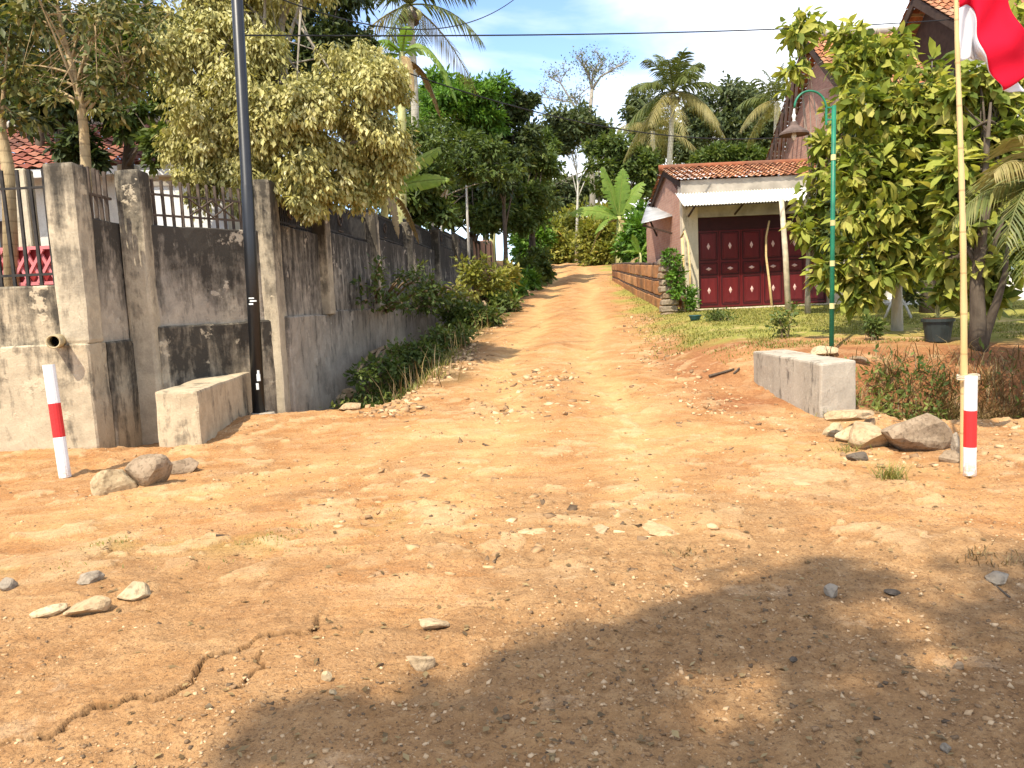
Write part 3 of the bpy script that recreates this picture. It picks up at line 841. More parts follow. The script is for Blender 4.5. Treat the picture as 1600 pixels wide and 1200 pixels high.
# ================================================================== roofs of barrel tiles
def tile_roof(name, parent, o, udir, vdir, nu, nv, mat, rows_skew=0):
    """o lower corner, udir / vdir full edge vectors; every tile is its own curved plate lapping the one below"""
    o, ud, vd = np.array(o, float), np.array(udir, float), np.array(vdir, float)
    n = np.cross(ud, vd); n /= np.linalg.norm(n)
    if n[2] < 0: n = -n
    prof = [(-.02, 0), (.16, .55), (.38, .85), (.60, .5), (.80, .05), (1.02, 0)]
    V, F, A = [], [], []
    for j in range(nv):
        for i in range(nu):
            k = len(V); rv = RNG.uniform(-.05, .05, 2); hh = .055 + RNG.uniform(-.008, .008)
            for (b_, lift) in ((-.12, .035), (1.0, .0)):
                for (a, h_) in prof:
                    V.append(o + ud * ((i + a + rv[0]) / nu) + vd * ((j + b_ + rv[1] * .5) / nv) + n * (h_ * hh + lift))
                    A.append(0)
            a_ = RNG.random()
            for q in range(12): A[k + q] = a_
            m = len(prof)
            for q in range(m - 1): F.append((k + q, k + q + 1, k + m + q + 1, k + m + q))
    V = np.array(V) - np.array(WPOS[parent])
    ob = link_mesh(name, np_mesh(name, V, F, MAT[mat], {'v': A}), parent, 'stuff')
    return ob
def vmesh(me, val):
    a = me.attributes.new('v', 'FLOAT', 'POINT'); a.data.foreach_set('value', np.full(len(me.vertices), val, np.float32)); return me

# ================================================================== garage
GY = 21.0
ga = thing('garage', 'small garage with dark red folding doors and a white corrugated canopy', 'garage', (6.8, GY, 1.1))
MB().box((4.78, GY, .6), (.42, 0, 0), (0, .3, 0), (0, 0, 3.6)).build('corner_pier', MAT['cream_wall'], ga, bevel=.01)
MB().box((8.72, GY, .6), (.5, 0, 0), (0, .3, 0), (0, 0, 3.6)).build('corner_pier', MAT['cream_wall'], ga, bevel=.01)
MB().box((4.80, GY + .302, .6), (.16, 0, 0), (0, 5.2, 0), (0, 0, 3.58)).build('side_wall', MAT['brick_pink'], ga)
MB().box((9.05, GY + .302, .6), (.16, 0, 0), (0, 5.2, 0), (0, 0, 3.58)).build('side_wall', MAT['brick_pink'], ga)
MB().box((4.97, GY + 5.3, .6), (4.07, 0, 0), (0, .2, 0), (0, 0, 3.58)).build('rear_wall', MAT['brick_pink'], ga)
MB().box((5.202, GY + .02, 3.58), (3.516, 0, 0), (0, .26, 0), (0, 0, .62)).build('lintel', MAT['cement_band'], ga, bevel=.008)
MB().box((4.74, GY - .08, 4.204), (4.5, 0, 0), (0, .4, 0), (0, 0, .36)).build('roof_beam', MAT['cement_band'], ga, bevel=.012, cuts=3, wobble=.01)
MB().box((4.6, GY - .55, .7), (5.0, 0, 0), (0, .548, 0), (0, 0, .43)).build('plinth', MAT['cream_wall'], ga, bevel=.02, cuts=3, wobble=.01)
# door leaves
NLF = 6; X0, X1, Z0, Z1 = 5.205, 8.715, 1.15, 3.22
lw = (X1 - X0) / NLF
MB().box((X0, GY + .14, Z1 + .005), (X1 - X0, 0, 0), (0, .06, 0), (0, 0, 3.575 - Z1)).build('transom', MAT['door_groove'], ga)
hL = Z1 - Z0
for k in range(NLF):
    xa = X0 + k * lw + .004; w = lw - .008
    leaf = MB().box((xa, GY + .13, Z0), (w, 0, 0), (0, .045, 0), (0, 0, hL)).build('door_leaf', MAT['door_red'], ga, bevel=.004)
    for (a, c) in ((.04, .40), (.43, .58), (.62, .975)):
        za, zc = Z0 + hL * a, Z0 + hL * c; m = .055
        # moulding frame round a raised field
        mo = MB()
        for (p, q) in (((xa + m, za), (xa + w - m, za)), ((xa + m, zc), (xa + w - m, zc)), ((xa + m, za), (xa + m, zc)), ((xa + w - m, za), (xa + w - m, zc))):
            mo.bar((p[0], GY + .126, p[1]), (q[0], GY + .126, q[1]), .022, .026, (0, 1, 0))
        mo.build('moulding', MAT['door_groove'], leaf)
        MB().box((xa + m + .045, GY + .112, za + .045), (w - 2 * m - .09, 0, 0), (0, .017, 0), (0, 0, zc - za - .09)).build('panel', MAT['door_red'], leaf, bevel=.008)
        cx, cz = xa + w / 2, (za + zc) / 2
        sx, sz = (.085, .045) if c == .58 else (.045, .095)
        dmb = MB(); i0 = 0
        dmb.v = [Vector((cx - sx, GY + .111, cz)), Vector((cx, GY + .111, cz - sz)), Vector((cx + sx, GY + .111, cz)), Vector((cx, GY + .111, cz + sz)), Vector((cx, GY + .092, cz))]
        dmb.f = [(0, 1, 4), (1, 2, 4), (2, 3, 4), (3, 0, 4), (3, 2, 1, 0)]
        dmb.build('diamond', MAT['door_diamond'], leaf)
for k, zz_ in ((2, 2.15), (3, 2.15)):
    hx = X0 + (k + (.93 if k == 2 else .07)) * lw
    MB().bar((hx, GY + .10, zz_ - .07), (hx, GY + .10, zz_ + .07), .02).build('door_handle', MAT['rail_dark'], ga)
# tiled roof, ridge and barge
zr_ = 5.22; RY = 23.1
tile_roof('roof_tiles', ga, (4.66, GY - .14, 4.55), (4.7, 0, 0), (0, RY - GY + .14, zr_ - 4.55), 24, 11, 'roof_tile')
tile_roof('roof_tiles', ga, (4.66, 26.7, 4.05), (4.7, 0, 0), (0, RY - 26.7, zr_ - 4.05), 24, 16, 'roof_tile')
MB().tube([(4.6 + .25 * k, RY, zr_ + .03 + .012 * (k % 2)) for k in range(20)], [.10, .085] * 10, 8).build('ridge_cap', MAT['roof_tile'], ga, smooth=True)
MB().prism([(4.72, GY + .0, 4.55), (4.72, RY, zr_ - .03), (4.72, 26.6, 4.02), (4.72, 26.6, 3.9), (4.72, RY, zr_ - .2), (4.72, GY, 4.40)], (.05, 0, 0)).build('barge_board', MAT['dark_wood'], ga)
MB().prism([(4.82, GY + .31, 4.182), (4.82, 26.4, 4.182), (4.82, RY, zr_ - .12)], (.12, 0, 0)).build('gable', MAT['brick_pink'], ga)
# corrugated canopy
def corrugated(name, parent, o, ud, vd, waves, amp, mat, thick=.006):
    o, ud, vd = Vector(o), Vector(ud), Vector(vd); n = ud.cross(vd).normalized()
    N = waves * 6; b = MB()
    for i in range(N + 1):
        off = n * (amp * math.cos(2 * math.pi * i / 6))
        for j in range(5): b.v.append(o + ud * (i / N) + vd * (j / 4) + off)
    for i in range(N):
        for j in range(4): b.f.append((i * 5 + j, (i + 1) * 5 + j, (i + 1) * 5 + j + 1, i * 5 + j + 1))
    ob = b.build(name, MAT[mat], parent, smooth=True)
    sm = ob.modifiers.new('thickness', 'SOLIDIFY'); sm.thickness = thick
    return ob
corrugated('canopy', ga, (4.60, 20.06, 3.80), (3.75, 0, .02), (0, .93, .44), 48, .018, 'white_sheet')
for x in (4.95, 6.2, 7.5): MB().bar((x, 20.2, 3.82), (x, GY + .02, 3.62), .04).build('canopy_bracket', MAT['dark_wood'], ga)
MB().bar((4.62, 20.12, 3.79), (8.32, 20.12, 3.81), .045).build('canopy_batten', MAT['dark_wood'], ga)
# lean-to sheets on the side wall
corrugated('side_awning', ga, at(1002, 348, 22.3), at(1013, 314, 27) - at(1002, 348, 22.3), Vector((4.80, 22.3, 3.80)) - at(1002, 348, 22.3), 26, .016, 'zinc')
MB().bar(at(1004, 352, 22.4), (4.79, 22.4, 3.3), .05).build('awning_strut', MAT['dark_wood'], ga)
MB().bar(at(1010, 332, 24.6), (4.79, 24.6, 3.4), .05).build('awning_strut', MAT['dark_wood'], ga)

# things leaning at the garage
wp = thing('timber_prop', 'straight peeled timber prop holding up the white canopy', 'post', ground(1232, 487))
g = ground(1232, 487); MB().tube([g - Vector((0, 0, .1)), g.lerp(at(1221, 312, g.y + .25), .5) + Vector((.015, 0, 0)), at(1221, 312, g.y + .3)], [.075, .068, .06], 10).build('shaft', MAT['pale_wood'], wp, smooth=True)
cb = thing('curved_bamboo', 'thin bowed bamboo pole in front of the red garage doors', 'bamboo pole', (7.05, 20.55, 1.13))
g = at(1206, 476, 20.55); g.z = 1.13; MB().tube([g - Vector((0, 0, .02))] + [at(px, py, g.y + .15) for px, py in ((1202, 440), (1197, 400), (1197, 370), (1202, 345))], [.035, .033, .03, .027, .024], 8).build('culm', MAT['bamboo'], cb, smooth=True)
for lab, pxs, r_ in (('bamboo cane leaning on the pale corner pier of the garage', ((1071, 480), (1068, 420), (1066, 372)), .035), ('bent bamboo cane hooked over beside the garage corner pier', ((1079, 478), (1078, 420), (1075, 378), (1069, 362), (1064, 372)), .028)):
    bc = thing('bamboo_cane', lab, 'bamboo cane', at(pxs[0][0], pxs[0][1], 20.2), 'canes at the garage corner')
    pp = [at(a, c, 20.2 + .1 * i) for i, (a, c) in enumerate(pxs)]; pp[0].z = hz(pp[0].x, pp[0].y) - .03
    MB().tube(pp, r_, 8).build('culm', MAT['bamboo'], bc, smooth=True)
bk = thing('teal_tub', 'low teal plastic tub on the grass by the garage corner', 'tub', ground(1086, 500))
g = ground(1086, 501); MB().tube([g, g + Vector((0, 0, .05)), g + Vector((0, 0, .10)), g + Vector((0, 0, .12))], [.10, .11, .14, .15], 16).build('tub_body', MAT['bucket_teal'], bk, smooth=True)

# ================================================================== clay slab fence
cf = thing('clay_fence', 'low fence of orange clay slabs climbing beside the dirt road', 'fence', (4.2, 20.4, 1.2))
ycl = [20.9, 23.1, 25.2, 27.3, 29.5, 31.8, 34.2, 36.8]
fx = lambda y: 3.32 + .045 * y
for k in range(len(ycl) - 1):
    y0, y1 = ycl[k], ycl[k + 1]
    za, zb = hz(fx(y0), y0) - .1, hz(fx(y1), y1) - .1
    ta, tb = [float(np.interp(y, [21, 36], [2.44, 3.14])) for y in (y0, y1)]
    for j in range(3):
        f0, f1 = j / 3, (j + .80) / 3
        def P(y, f_, dx=0): 
            a = (y - y0) / (y1 - y0); return Vector((fx(y) + dx, y, (za + (zb - za) * a) * (1 - f_) + (ta + (tb - ta) * a) * f_))
        e = .03
        b = MB(); b.prism([P(y0 + e, f0), P(y1 - e, f0), P(y1 - e, f1), P(y0 + e, f1)], (.09, 0, 0))
        o = b.build('clay_slab', MAT['clay_slab'], cf, bevel=.02, cuts=3, wobble=.02); vmesh(o.data, random.random())
        b = MB(); b.prism([P(y0, f1 + .005, .01), P(y1, f1 + .005, .01), P(y1, f1 + .055, .01), P(y0, f1 + .055, .01)], (.07, 0, 0))
        b.build('joint_band', MAT['lamp_rust'], cf, bevel=.01, cuts=3, wobble=.03)
    b = MB(); b.bar(Vector((fx(y1) + .06, y1, zb - .1)), Vector((fx(y1) + .06, y1, tb - .02)), .08); b.build('post', MAT['lamp_rust'], cf)
# rough stone end pier
sp_ = thing('stone_pier', 'rough grey stone pier at the near end of the clay fence', 'pier', (fx(20.5), 20.4, 1.0))
zz = hz(fx(20.5), 20.5) - .15; top = 2.5
for k in range(9):
    z0 = zz + (top - zz) * k / 9; j = random.uniform(-.03, .03)
    MB().box((fx(20.5) - .22 + j, 20.2 + random.uniform(-.03, .03), z0), (.42 + random.uniform(-.04, .04), 0, 0), (0, .42, 0), (0, 0, (top - zz) / 9 - .015)).build('stone_block', MAT['rock_grey'] if k % 3 else MAT['rock_brown'], sp_, bevel=.03, cuts=2, wobble=.04)

# ================================================================== big house on the right
def house(label, xg, xr, yr, zr, yf, zf, yb, zb, wall_mat, tile, nu, nv):
    h = thing('tiled_house', label, 'house', (xg + 1, yf + .5, 1.1))
    MB().box((xg + .45, yf + .55, .6), (xr - xg - .5, 0, 0), (0, .2, 0), (0, 0, zf - .75)).build('front_wall', MAT['white_wall'], h)
    MB().prism([(xg + .43, yf + .752, .6), (xg + .43, yb - .5, .6), (xg + .43, yb - .5, zb - .05), (xg + .43, yr, zr - .35), (xg + .43, yf + .752, zf - .05)], (.2, 0, 0)).build('gable_wall', MAT[wall_mat], h)
    tile_roof('roof_tiles', h, (xg, yf, zf), (xr - xg, 0, 0), (0, yr - yf, zr - zf), nu, nv, tile)
    tile_roof('roof_tiles', h, (xg, yb, zb), (xr - xg, 0, 0), (0, yr - yb, zr - zb), nu, nv * 2, tile)
    MB().tube([(xg - .05 + (xr - xg) * k / 30, yr, zr + .06 + .015 * (k % 2)) for k in range(31)], .13, 8).build('ridge_cap', MAT['cement_band'], h, smooth=True)
    for nm, (ya, za), (yc, zc) in (('front', (yf, zf), (yr, zr)), ('rear', (yb, zb), (yr, zr))):
        MB().prism([(xg + .02, ya, za - .05), (xg + .02, yc, zc - .05), (xg + .02, yc, zc - .32), (xg + .02, ya, za - .28)], (.06, 0, 0)).build('verge_board', MAT['dark_wood'], h)
        for q in range(5):
            f_ = (q + .5) / 5; y_, z_ = ya + (yc - ya) * f_, za + (zc - za) * f_ - .12
            MB().bar((xg + .09, y_, z_), (xg + .5, y_, z_), .07).build('purlin', MAT['wood'], h)
    return h
hA = house('red tiled house with a pink brick gable rising behind the garage', 9.35, 15.5, 24.2, 9.1, 21.6, 6.9, 28.2, 5.9, 'brick_pink', 'roof_tile', 34, 14)
hB = house('orange tiled house wing with high ridge behind the flag', 11.55, 19.5, 22.2, 9.5, 19.7, 7.8, 26.0, 6.3, 'dark_wood', 'roof_tile', 38, 11)
# raking slats under the open rear gable of the near roof
for k in range(7):
    f_ = k / 7
    MB().bar((9.30, 24.6 + 3.4 * f_, 8.5 - 2.75 * f_), (9.30, 25.2 + 3.2 * f_, 6.2 - 1.6 * f_), .07, .04).build('gable_slat', MAT['lamp_rust'], hA)
# windows with bluish frames and white porch columns
for (hh, x, y, z, w, h_) in ((hA, 10.1, 22.14, 1.75, .9, 1.5), (hA, 11.1, 22.14, 1.75, .35, 1.5), (hB, 13.2, 20.24, 1.75, 1.1, 1.5), (hB, 15.2, 20.24, 1.75, 1.1, 1.5)):
    wn_ = MB()
    for (p, q) in (((x, z), (x + w, z)), ((x, z + h_), (x + w, z + h_)), ((x, z), (x, z + h_)), ((x + w, z), (x + w, z + h_)), ((x + w / 2, z), (x + w / 2, z + h_))):
        wn_.bar((p[0], y - .02, p[1]), (q[0], y - .02, q[1]), .09, .06, (1, 0, 0))
    wo = wn_.build('window', MAT['blue_trim'], hh)
    MB().box((x, y - .008, z), (w, 0, 0), (0, .005, 0), (0, 0, h_)).build('pane', MAT['window_glass'], wo)
for x in (9.6, 11.9, 14.4, 17.0):
    MB().tube([(x, 19.4, .9), (x, 19.4, 1.2), (x, 19.4, 1.22), (x, 19.4, 3.6)], [.16, .16, .10, .10], 12).build('porch_column', MAT['white_wall'], hB)
MB().box((9.4, 18.9, .7), (9.5, 0, 0), (0, 1.34, 0), (0, 0, .42)).build('porch_floor', MAT['white_wall'], hB, bevel=.02)
MB().box((9.3, 19.2, 3.602), (9.8, 0, 0), (0, 1.04, 0), (0, 0, .22)).build('porch_roof', MAT['cement_band'], hB)

# ================================================================== house behind the garden wall
lh = thing('bungalow', 'red tiled bungalow with white walls behind the garden wall', 'house', (-9, 15, 1.3))
e0, e1 = at(0, 258, 15), at(292, 262, 15); zE = (e0.z + e1.z) / 2; zR = at(150, 196, 18).z
tile_roof('roof_tiles', lh, (-19, 15, zE), (e1.x + 19, 0, 0), (0, 3, zR - zE), 52, 12, 'roof_tile_red')
tile_roof('roof_tiles', lh, (-19, 21, zE), (e1.x + 19, 0, 0), (0, -3, zR - zE), 52, 8, 'roof_tile_red')
MB().tube([(-19 + (e1.x + 19) * k / 30, 18, zR + .05) for k in range(31)], .13, 8).build('ridge_cap', MAT['cement_band'], lh, smooth=True)
MB().box((-19, 15.6, 1.0), (e1.x + 18.6, 0, 0), (0, .2, 0), (0, 0, zE - .9)).build('front_wall', MAT['white_wall'], lh)
MB().prism([(e1.x - .45, 15.802, 1.0), (e1.x - .45, 20.4, 1.0), (e1.x - .45, 20.4, zE), (e1.x - .45, 18, zR - .15), (e1.x - .45, 15.802, zE)], (.2, 0, 0)).build('gable_wall', MAT['cream_wall'], lh)
MB().box((-19, 14.98, zE - .16), (e1.x + 19, 0, 0), (0, .03, 0), (0, 0, .15)).build('fascia', MAT['white_paint'], lh)
a0, a1 = at(212, 276, 13.6), at(272, 274, 13.6)
MB().box((a0.x, 13.6, a0.z), (a1.x - a0.x, 0, 0), (0, 2.0, .25), (0, 0, .10)).build('awning', MAT['white_paint'], lh, bevel=.01)
for px in (38, 205, 268):
    c = at(px, 330, 14.2); MB().box((c.x - .14, 14.1, 1.0), (.28, 0, 0), (0, .28, 0), (0, 0, zE - 1.15)).build('porch_column', MAT['cream_wall'], lh, bevel=.02)
for x in (-15.2, -12.6, -10.6):
    wn_ = MB()
    for (p, q) in (((x, 2.2), (x + 1.2, 2.2)), ((x, 3.6), (x + 1.2, 3.6)), ((x, 2.2), (x, 3.6)), ((x + 1.2, 2.2), (x + 1.2, 3.6)), ((x + .6, 2.2), (x + .6, 3.6))):
        wn_.bar((p[0], 15.57, p[1]), (q[0], 15.57, q[1]), .08, .06, (1, 0, 0))
    wo = wn_.build('window', MAT['dark_wood'], lh)
    MB().box((x, 15.582, 2.2), (1.2, 0, 0), (0, .006, 0), (0, 0, 1.4)).build('pane', MAT['window_glass'], wo)
# white screen wall seen between the railings
sw = thing('screen_wall', 'bright white screen wall behind the railings of the garden wall', 'wall', at(300, 350, 13.0))
c0, c1 = at(240, 320, 13.0), at(350, 320, 13.2)
MB().box((c0.x, 13.0, 1.0), (c1.x - c0.x, .2, 0), (0, .12, 0), (0, 0, at(300, 288, 13).z - 1.0)).build('wall_face', MAT['white_paint'], sw)
MB().box((c0.x - .03, 12.96, at(300, 288, 13).z - .002), (c1.x - c0.x + .06, .2, 0), (0, .2, 0), (0, 0, .07)).build('coping', MAT['cement_band'], sw)
# red balustrade
rb_ = thing('red_balustrade', 'dark red porch balustrade with pink zigzag bars behind the railing', 'balustrade', at(40, 445, 10.6))
x0, x1 = at(-60, 420, 10.6).x, at(88, 420, 10.6).x; z0, z1 = at(40, 446, 10.6).z, at(40, 388, 10.6).z
MB().box((x0, 10.66, z0 - .4), (x1 - x0, 0, 0), (0, .06, 0), (0, 0, z1 - z0 + .4)).build('panel', MAT['red_rail'], rb_)
for zz_ in (z0 + .02, z1): MB().bar((x0, 10.62, zz_), (x1, 10.62, zz_), .045).build('rail', MAT['pink_rail'], rb_)
n_ = 7; st = (x1 - x0) / n_
for k in range(n_):
    xm = x0 + st * (k + .5)
    for sg in (-1, 1):
        MB().bar((xm - .12 * sg - .04, 10.60 - .01 * sg, z0 + .03), (xm + .12 * sg, 10.60 - .01 * sg, z1 - .03), .04).build('zigzag_bar', MAT['pink_rail'], rb_)
# ================================================================== foliage kit
def unit(a): return a / np.maximum(np.linalg.norm(a, axis=-1, keepdims=True), 1e-9)
def leaves_geo(P, D, N, Ln, Wd, vals, big=False):
    """P base points, D tip directions, N approx normals, per-leaf length / width -> verts, quads, attr"""
    D = unit(D); S = unit(np.cross(D, N)); U = np.cross(S, D)
    L = Ln[:, None]; W = Wd[:, None]
    if big:   # midrib of 4 points, blade folded up a little and drooping at the tip
        m0 = P; m1 = P + D * L * .33 + U * L * .03; m2 = P + D * L * .68 + U * L * .01; m3 = P + D * L - U * L * .10
        l1 = m1 - S * W * .42 + U * W * .10; l2 = m2 - S * W * .44 + U * W * .08
        r1 = m1 + S * W * .42 + U * W * .10; r2 = m2 + S * W * .44 + U * W * .08
        V = np.stack([m0, m1, m2, m3, l1, l2, r1, r2], 1)
        base = (np.arange(len(P)) * 8)[:, None]
        q = np.array([[0, 4, 1, 0], [4, 5, 2, 1], [5, 3, 2, 2], [0, 1, 6, 6], [1, 2, 7, 6], [2, 3, 7, 7]])
        T = np.array([[0, 4, 1], [4, 5, 1], [5, 2, 1], [5, 3, 2], [0, 1, 6], [1, 7, 6], [1, 2, 7], [2, 3, 7]])
        F = (base[:, :, None] + T[None]).reshape(-1, 3)
        return V.reshape(-1, 3), F, np.repeat(vals, 8)
    m = P + D * L * .5 - S * W * .5 + U * W * .12; n = P + D * L * .5 + S * W * .5 + U * W * .12; t = P + D * L
    V = np.stack([P, m, t, n], 1); base = (np.arange(len(P)) * 4)[:, None]
    F = (base[:, :, None] + np.array([[0, 1, 2], [0, 2, 3]])[None]).reshape(-1, 3)
    return V.reshape(-1, 3), F, np.repeat(vals, 4)
def rand_unit(n, rng): return unit(rng.normal(size=(n, 3)))
def crown_points(lobes, n_clumps, per, rng, shell=.45, spread=.16, flat=.8, sub=0):
    """lobes: (centre Vector, rx, ry, rz); clumps sit mostly in the outer part; leaves gather round each clump"""
    if sub:   # break every lobe into smaller bunches so that dark gaps open between them
        small = []
        for c, rx, ry, rz in lobes:
            for q in range(sub):
                d_ = rand_unit(1, rng)[0]; k_ = rng.uniform(.28, .46); f_ = rng.uniform(.45, .95)
                small.append((Vector((c[0] + d_[0] * rx * f_, c[1] + d_[1] * ry * f_, c[2] + d_[2] * rz * f_)), rx * k_, ry * k_, rz * k_ * .85))
        lobes = small; spread = spread * 1.7
    w = np.array([(l[1] * l[3]) for l in lobes]); w = w / w.sum()
    pick = rng.choice(len(lobes), n_clumps, p=w)
    C = np.array([list(l[0]) for l in lobes])[pick]; R = np.array([l[1:4] for l in lobes])[pick]
    d = rand_unit(n_clumps, rng); rr = (shell + (1 - shell) * rng.random(n_clumps) ** .6) * rng.uniform(.82, 1.13, n_clumps)
    cl = C + d * R * rr[:, None]
    size = R.mean(1) * spread * rng.uniform(.6, 1.5, n_clumps)
    k = np.repeat(np.arange(n_clumps), per)
    off = rng.normal(size=(len(k), 3)) * np.array([1, 1, flat]) * size[k][:, None]
    return cl, d, k, cl[k] + off, off
def leaf_crown(lobes, n_clumps, per, Ln, Wd, rng, droop=.4, shell=.45, spread=.16, flat=.8, vjit=.35, big=False, sub=0):
    cl, d, k, P, off = crown_points(lobes, n_clumps, per, rng, shell, spread, flat, sub)
    out = unit(off + d[k] * .25 * np.linalg.norm(off, axis=1, keepdims=True))
    D = unit(out * .8 + rand_unit(len(k), rng) * .6 + np.array([0, 0, -droop]))
    N = unit(rand_unit(len(k), rng) * .55 + d[k] * .5 + np.array([0, 0, .75]))
    s = rng.uniform(.5, 1.35, len(k)) * (rng.uniform(.75, 1.2, len(cl))[k])
    cv = rng.random(len(cl))
    vals = np.clip(.45 * cv[k] + vjit * rng.random(len(k)) + .1 + .1 * rng.normal(size=len(k)), 0, 1)
    return leaves_geo(P, D, N, Ln * s, Wd * s, vals, big), cl, (P, D, N, Ln * s, Wd * s, vals)
def world_lobes(lobes):
    out = []
    for px, py, rx, ry, Y, *dep in lobes:
        k = Y / FPX; out.append((at(px, py, Y), rx * k, (dep[0] if dep else .8 * (rx + ry) / 2 * k), ry * k))
    return out
def bezier(a, c, b, n=7):
    return [a * (1 - f) ** 2 + c * 2 * f * (1 - f) + b * f * f for f in np.linspace(0, 1, n)]
def tree(name, label, cat, base, trunk, lobes, leaf, n_clumps, per, Ln, Wd, bark_m='bark_grey', r0=.14, seed=1, group=None, limbs=14, droop=.4,
         shell=.45, spread=.16, flat=.8, big=False, vjit=.35, named_leaves=0, limb_r=.30, from_f=.35, sub=11):
    """trunk: list of world points upward from the base; lobes in photograph pixels with a depth; limbs reach into the lobes"""
    rng = np.random.default_rng(seed); rnd = random.Random(seed)
    t = thing(name, label, cat, base, group)
    W = world_lobes(lobes)
    tr = [Vector(base) - Vector((0, 0, .15))] + [Vector(p) for p in trunk]
    n = len(tr); b = MB()
    b.tube(tr, [r0 * (1.25 if k == 0 else 1 - .88 * (k / (n - 1)) ** 1.3) for k in range(n)], 9)
    def on_trunk(f):
        x = f * (n - 1); i = min(int(x), n - 2); return tr[i].lerp(tr[i + 1], x - i), r0 * (1 - .75 * f)
    (V, F, A), cl, raw = leaf_crown(W, n_clumps, per, Ln, Wd, rng, droop, shell, spread, flat, vjit, big, sub)
    pick = rng.choice(len(cl), min(limbs, len(cl)), replace=False)
    for i in pick:
        e = Vector(cl[i]); f = rnd.uniform(from_f, 1.0); s, rs = on_trunk(f)
        if e.z < s.z - .3: f = max(from_f * .7, f - .3); s, rs = on_trunk(f)
        mid = s.lerp(e, .5) + Vector((rnd.uniform(-.1, .1), rnd.uniform(-.1, .1), .12 + .1 * rnd.random())) * (e - s).length * .6
        pts = bezier(s, mid, e, 7)
        b.tube(pts, [rs * limb_r * 1.9 * (1 - .86 * k / 6) for k in range(7)], 6)
        for _ in range(2):
            j = rng.integers(len(cl)); e2 = Vector(cl[j]); k0 = rnd.choice((3, 4, 5))
            if (e2 - pts[k0]).length < 1.6 * (e - s).length:
                b.tube(bezier(pts[k0], pts[k0].lerp(e2, .5) + Vector((0, 0, .06)), e2, 5), [rs * limb_r * .8 * (1 - .8 * q / 4) for q in range(5)], 5)
    b.build('trunk', MAT[bark_m], t, smooth=True)
    if named_leaves:
        # the leaves standing nearest the viewer are pieces of their own, the rest stay one mass
        P, D, N, LL, WW, vv = raw
        order = np.argsort(P[:, 1] - .25 * LL); near = order[:named_leaves]; rest = order[named_leaves:]
        V, F, A = leaves_geo(P[rest], D[rest], N[rest], LL[rest], WW[rest], vv[rest], big)
        lm = []
        for q in range(6):
            v_, f_, a_ = leaves_geo(np.zeros((1, 3)), np.array([[0, 1., 0]]), np.array([[0, 0, 1.]]), np.ones(1), np.full(1, Wd / Ln), np.full(1, .1 + .17 * q), True)
            lm.append(np_mesh('leaf', v_, f_, MAT[leaf], {'v': a_}))
        for i in near:
            d_ = Vector(D[i]).normalized(); s_ = d_.cross(Vector(N[i])).normalized(); u_ = s_.cross(d_)
            m = Matrix((s_, d_, u_)).transposed().to_4x4(); m.translation = Vector(P[i])
            inst('leaf', lm[min(5, int(vv[i] * 6))], t, m @ Matrix.Scale(LL[i], 4))
    me = np_mesh('crown', V - np.array(WPOS[t]), F, MAT[leaf], {'v': A})
    link_mesh('crown', me, t, 'stuff')
    return t
def up_line(px0, py0, px1, py1, Y, n=5, bend=0, ground_base=True):
    pts = [at(px0 + (px1 - px0) * f + bend * math.sin(math.pi * f), py0 + (py1 - py0) * f, Y) for f in np.linspace(0, 1, n)]
    return pts

# ------------------------------------------------------------------ palms and bananas
def frond_mesh(name, origin, tip_dir, length, sag, n_leaf, leaf_len, seed, mat, parent, v0=.5, hang=.5, lw=.045, start=.16):
    rng = np.random.default_rng(seed)
    d = Vector(tip_dir).normalized(); side = d.cross(Vector((0, 0, 1)))
    side = side.normalized() if side.length > .05 else Vector((1, 0, 0))
    pts = []
    for f in np.linspace(0, 1, 12):
        pts.append(Vector(origin) + d * (length * f) * (1 - .12 * f * f * min(1, sag)) + Vector((0, 0, -sag * length * f ** 2.2)))
    b = MB(); b.tube(pts, [.035 * (1 - .85 * k / 11) * (length / 3) + .004 for k in range(12)], 5)
    V = [list(v) for v in b.v]; F3 = []
    for f in b.f:
        for k in range(1, len(f) - 1): F3.append((f[0], f[k], f[k + 1]))
    A = [.75] * len(V)
    fs = np.linspace(start, .995, n_leaf)
    for f in fs:
        x = f * 11; i = min(int(x), 10); p = pts[i].lerp(pts[i + 1], x - i); tg = (pts[i + 1] - pts[i]).normalized()
        ll = leaf_len * (math.sin(math.pi * min(1, .12 + .80 * f)) ** .6) * rng.uniform(.85, 1.1) * (1 if f < .9 else .75)
        for sg in (-1, 1):
            dd = (side * sg * .85 + tg * (.55 + .35 * f) + Vector((0, 0, -hang * rng.uniform(.5, 1.3) + .12))).normalized()
            m = p + dd * ll * .5; e = p + dd * ll + Vector((0, 0, -hang * ll * .42))
            wv = tg * lw * .5 * rng.uniform(.8, 1.2)
            k = len(V); V += [list(p - wv * .6), list(p + wv * .6), list(m + wv), list(m - wv), list(e)]
            F3 += [(k, k + 1, k + 2), (k, k + 2, k + 3), (k + 3, k + 2, k + 4)]
            v = min(1, max(0, v0 + rng.uniform(-.25, .25))); A += [v] * 5
    me = np_mesh('frond', np.array(V) - np.array(WPOS[parent]), F3, MAT[mat], {'v': A})
    return link_mesh(name, me, parent)
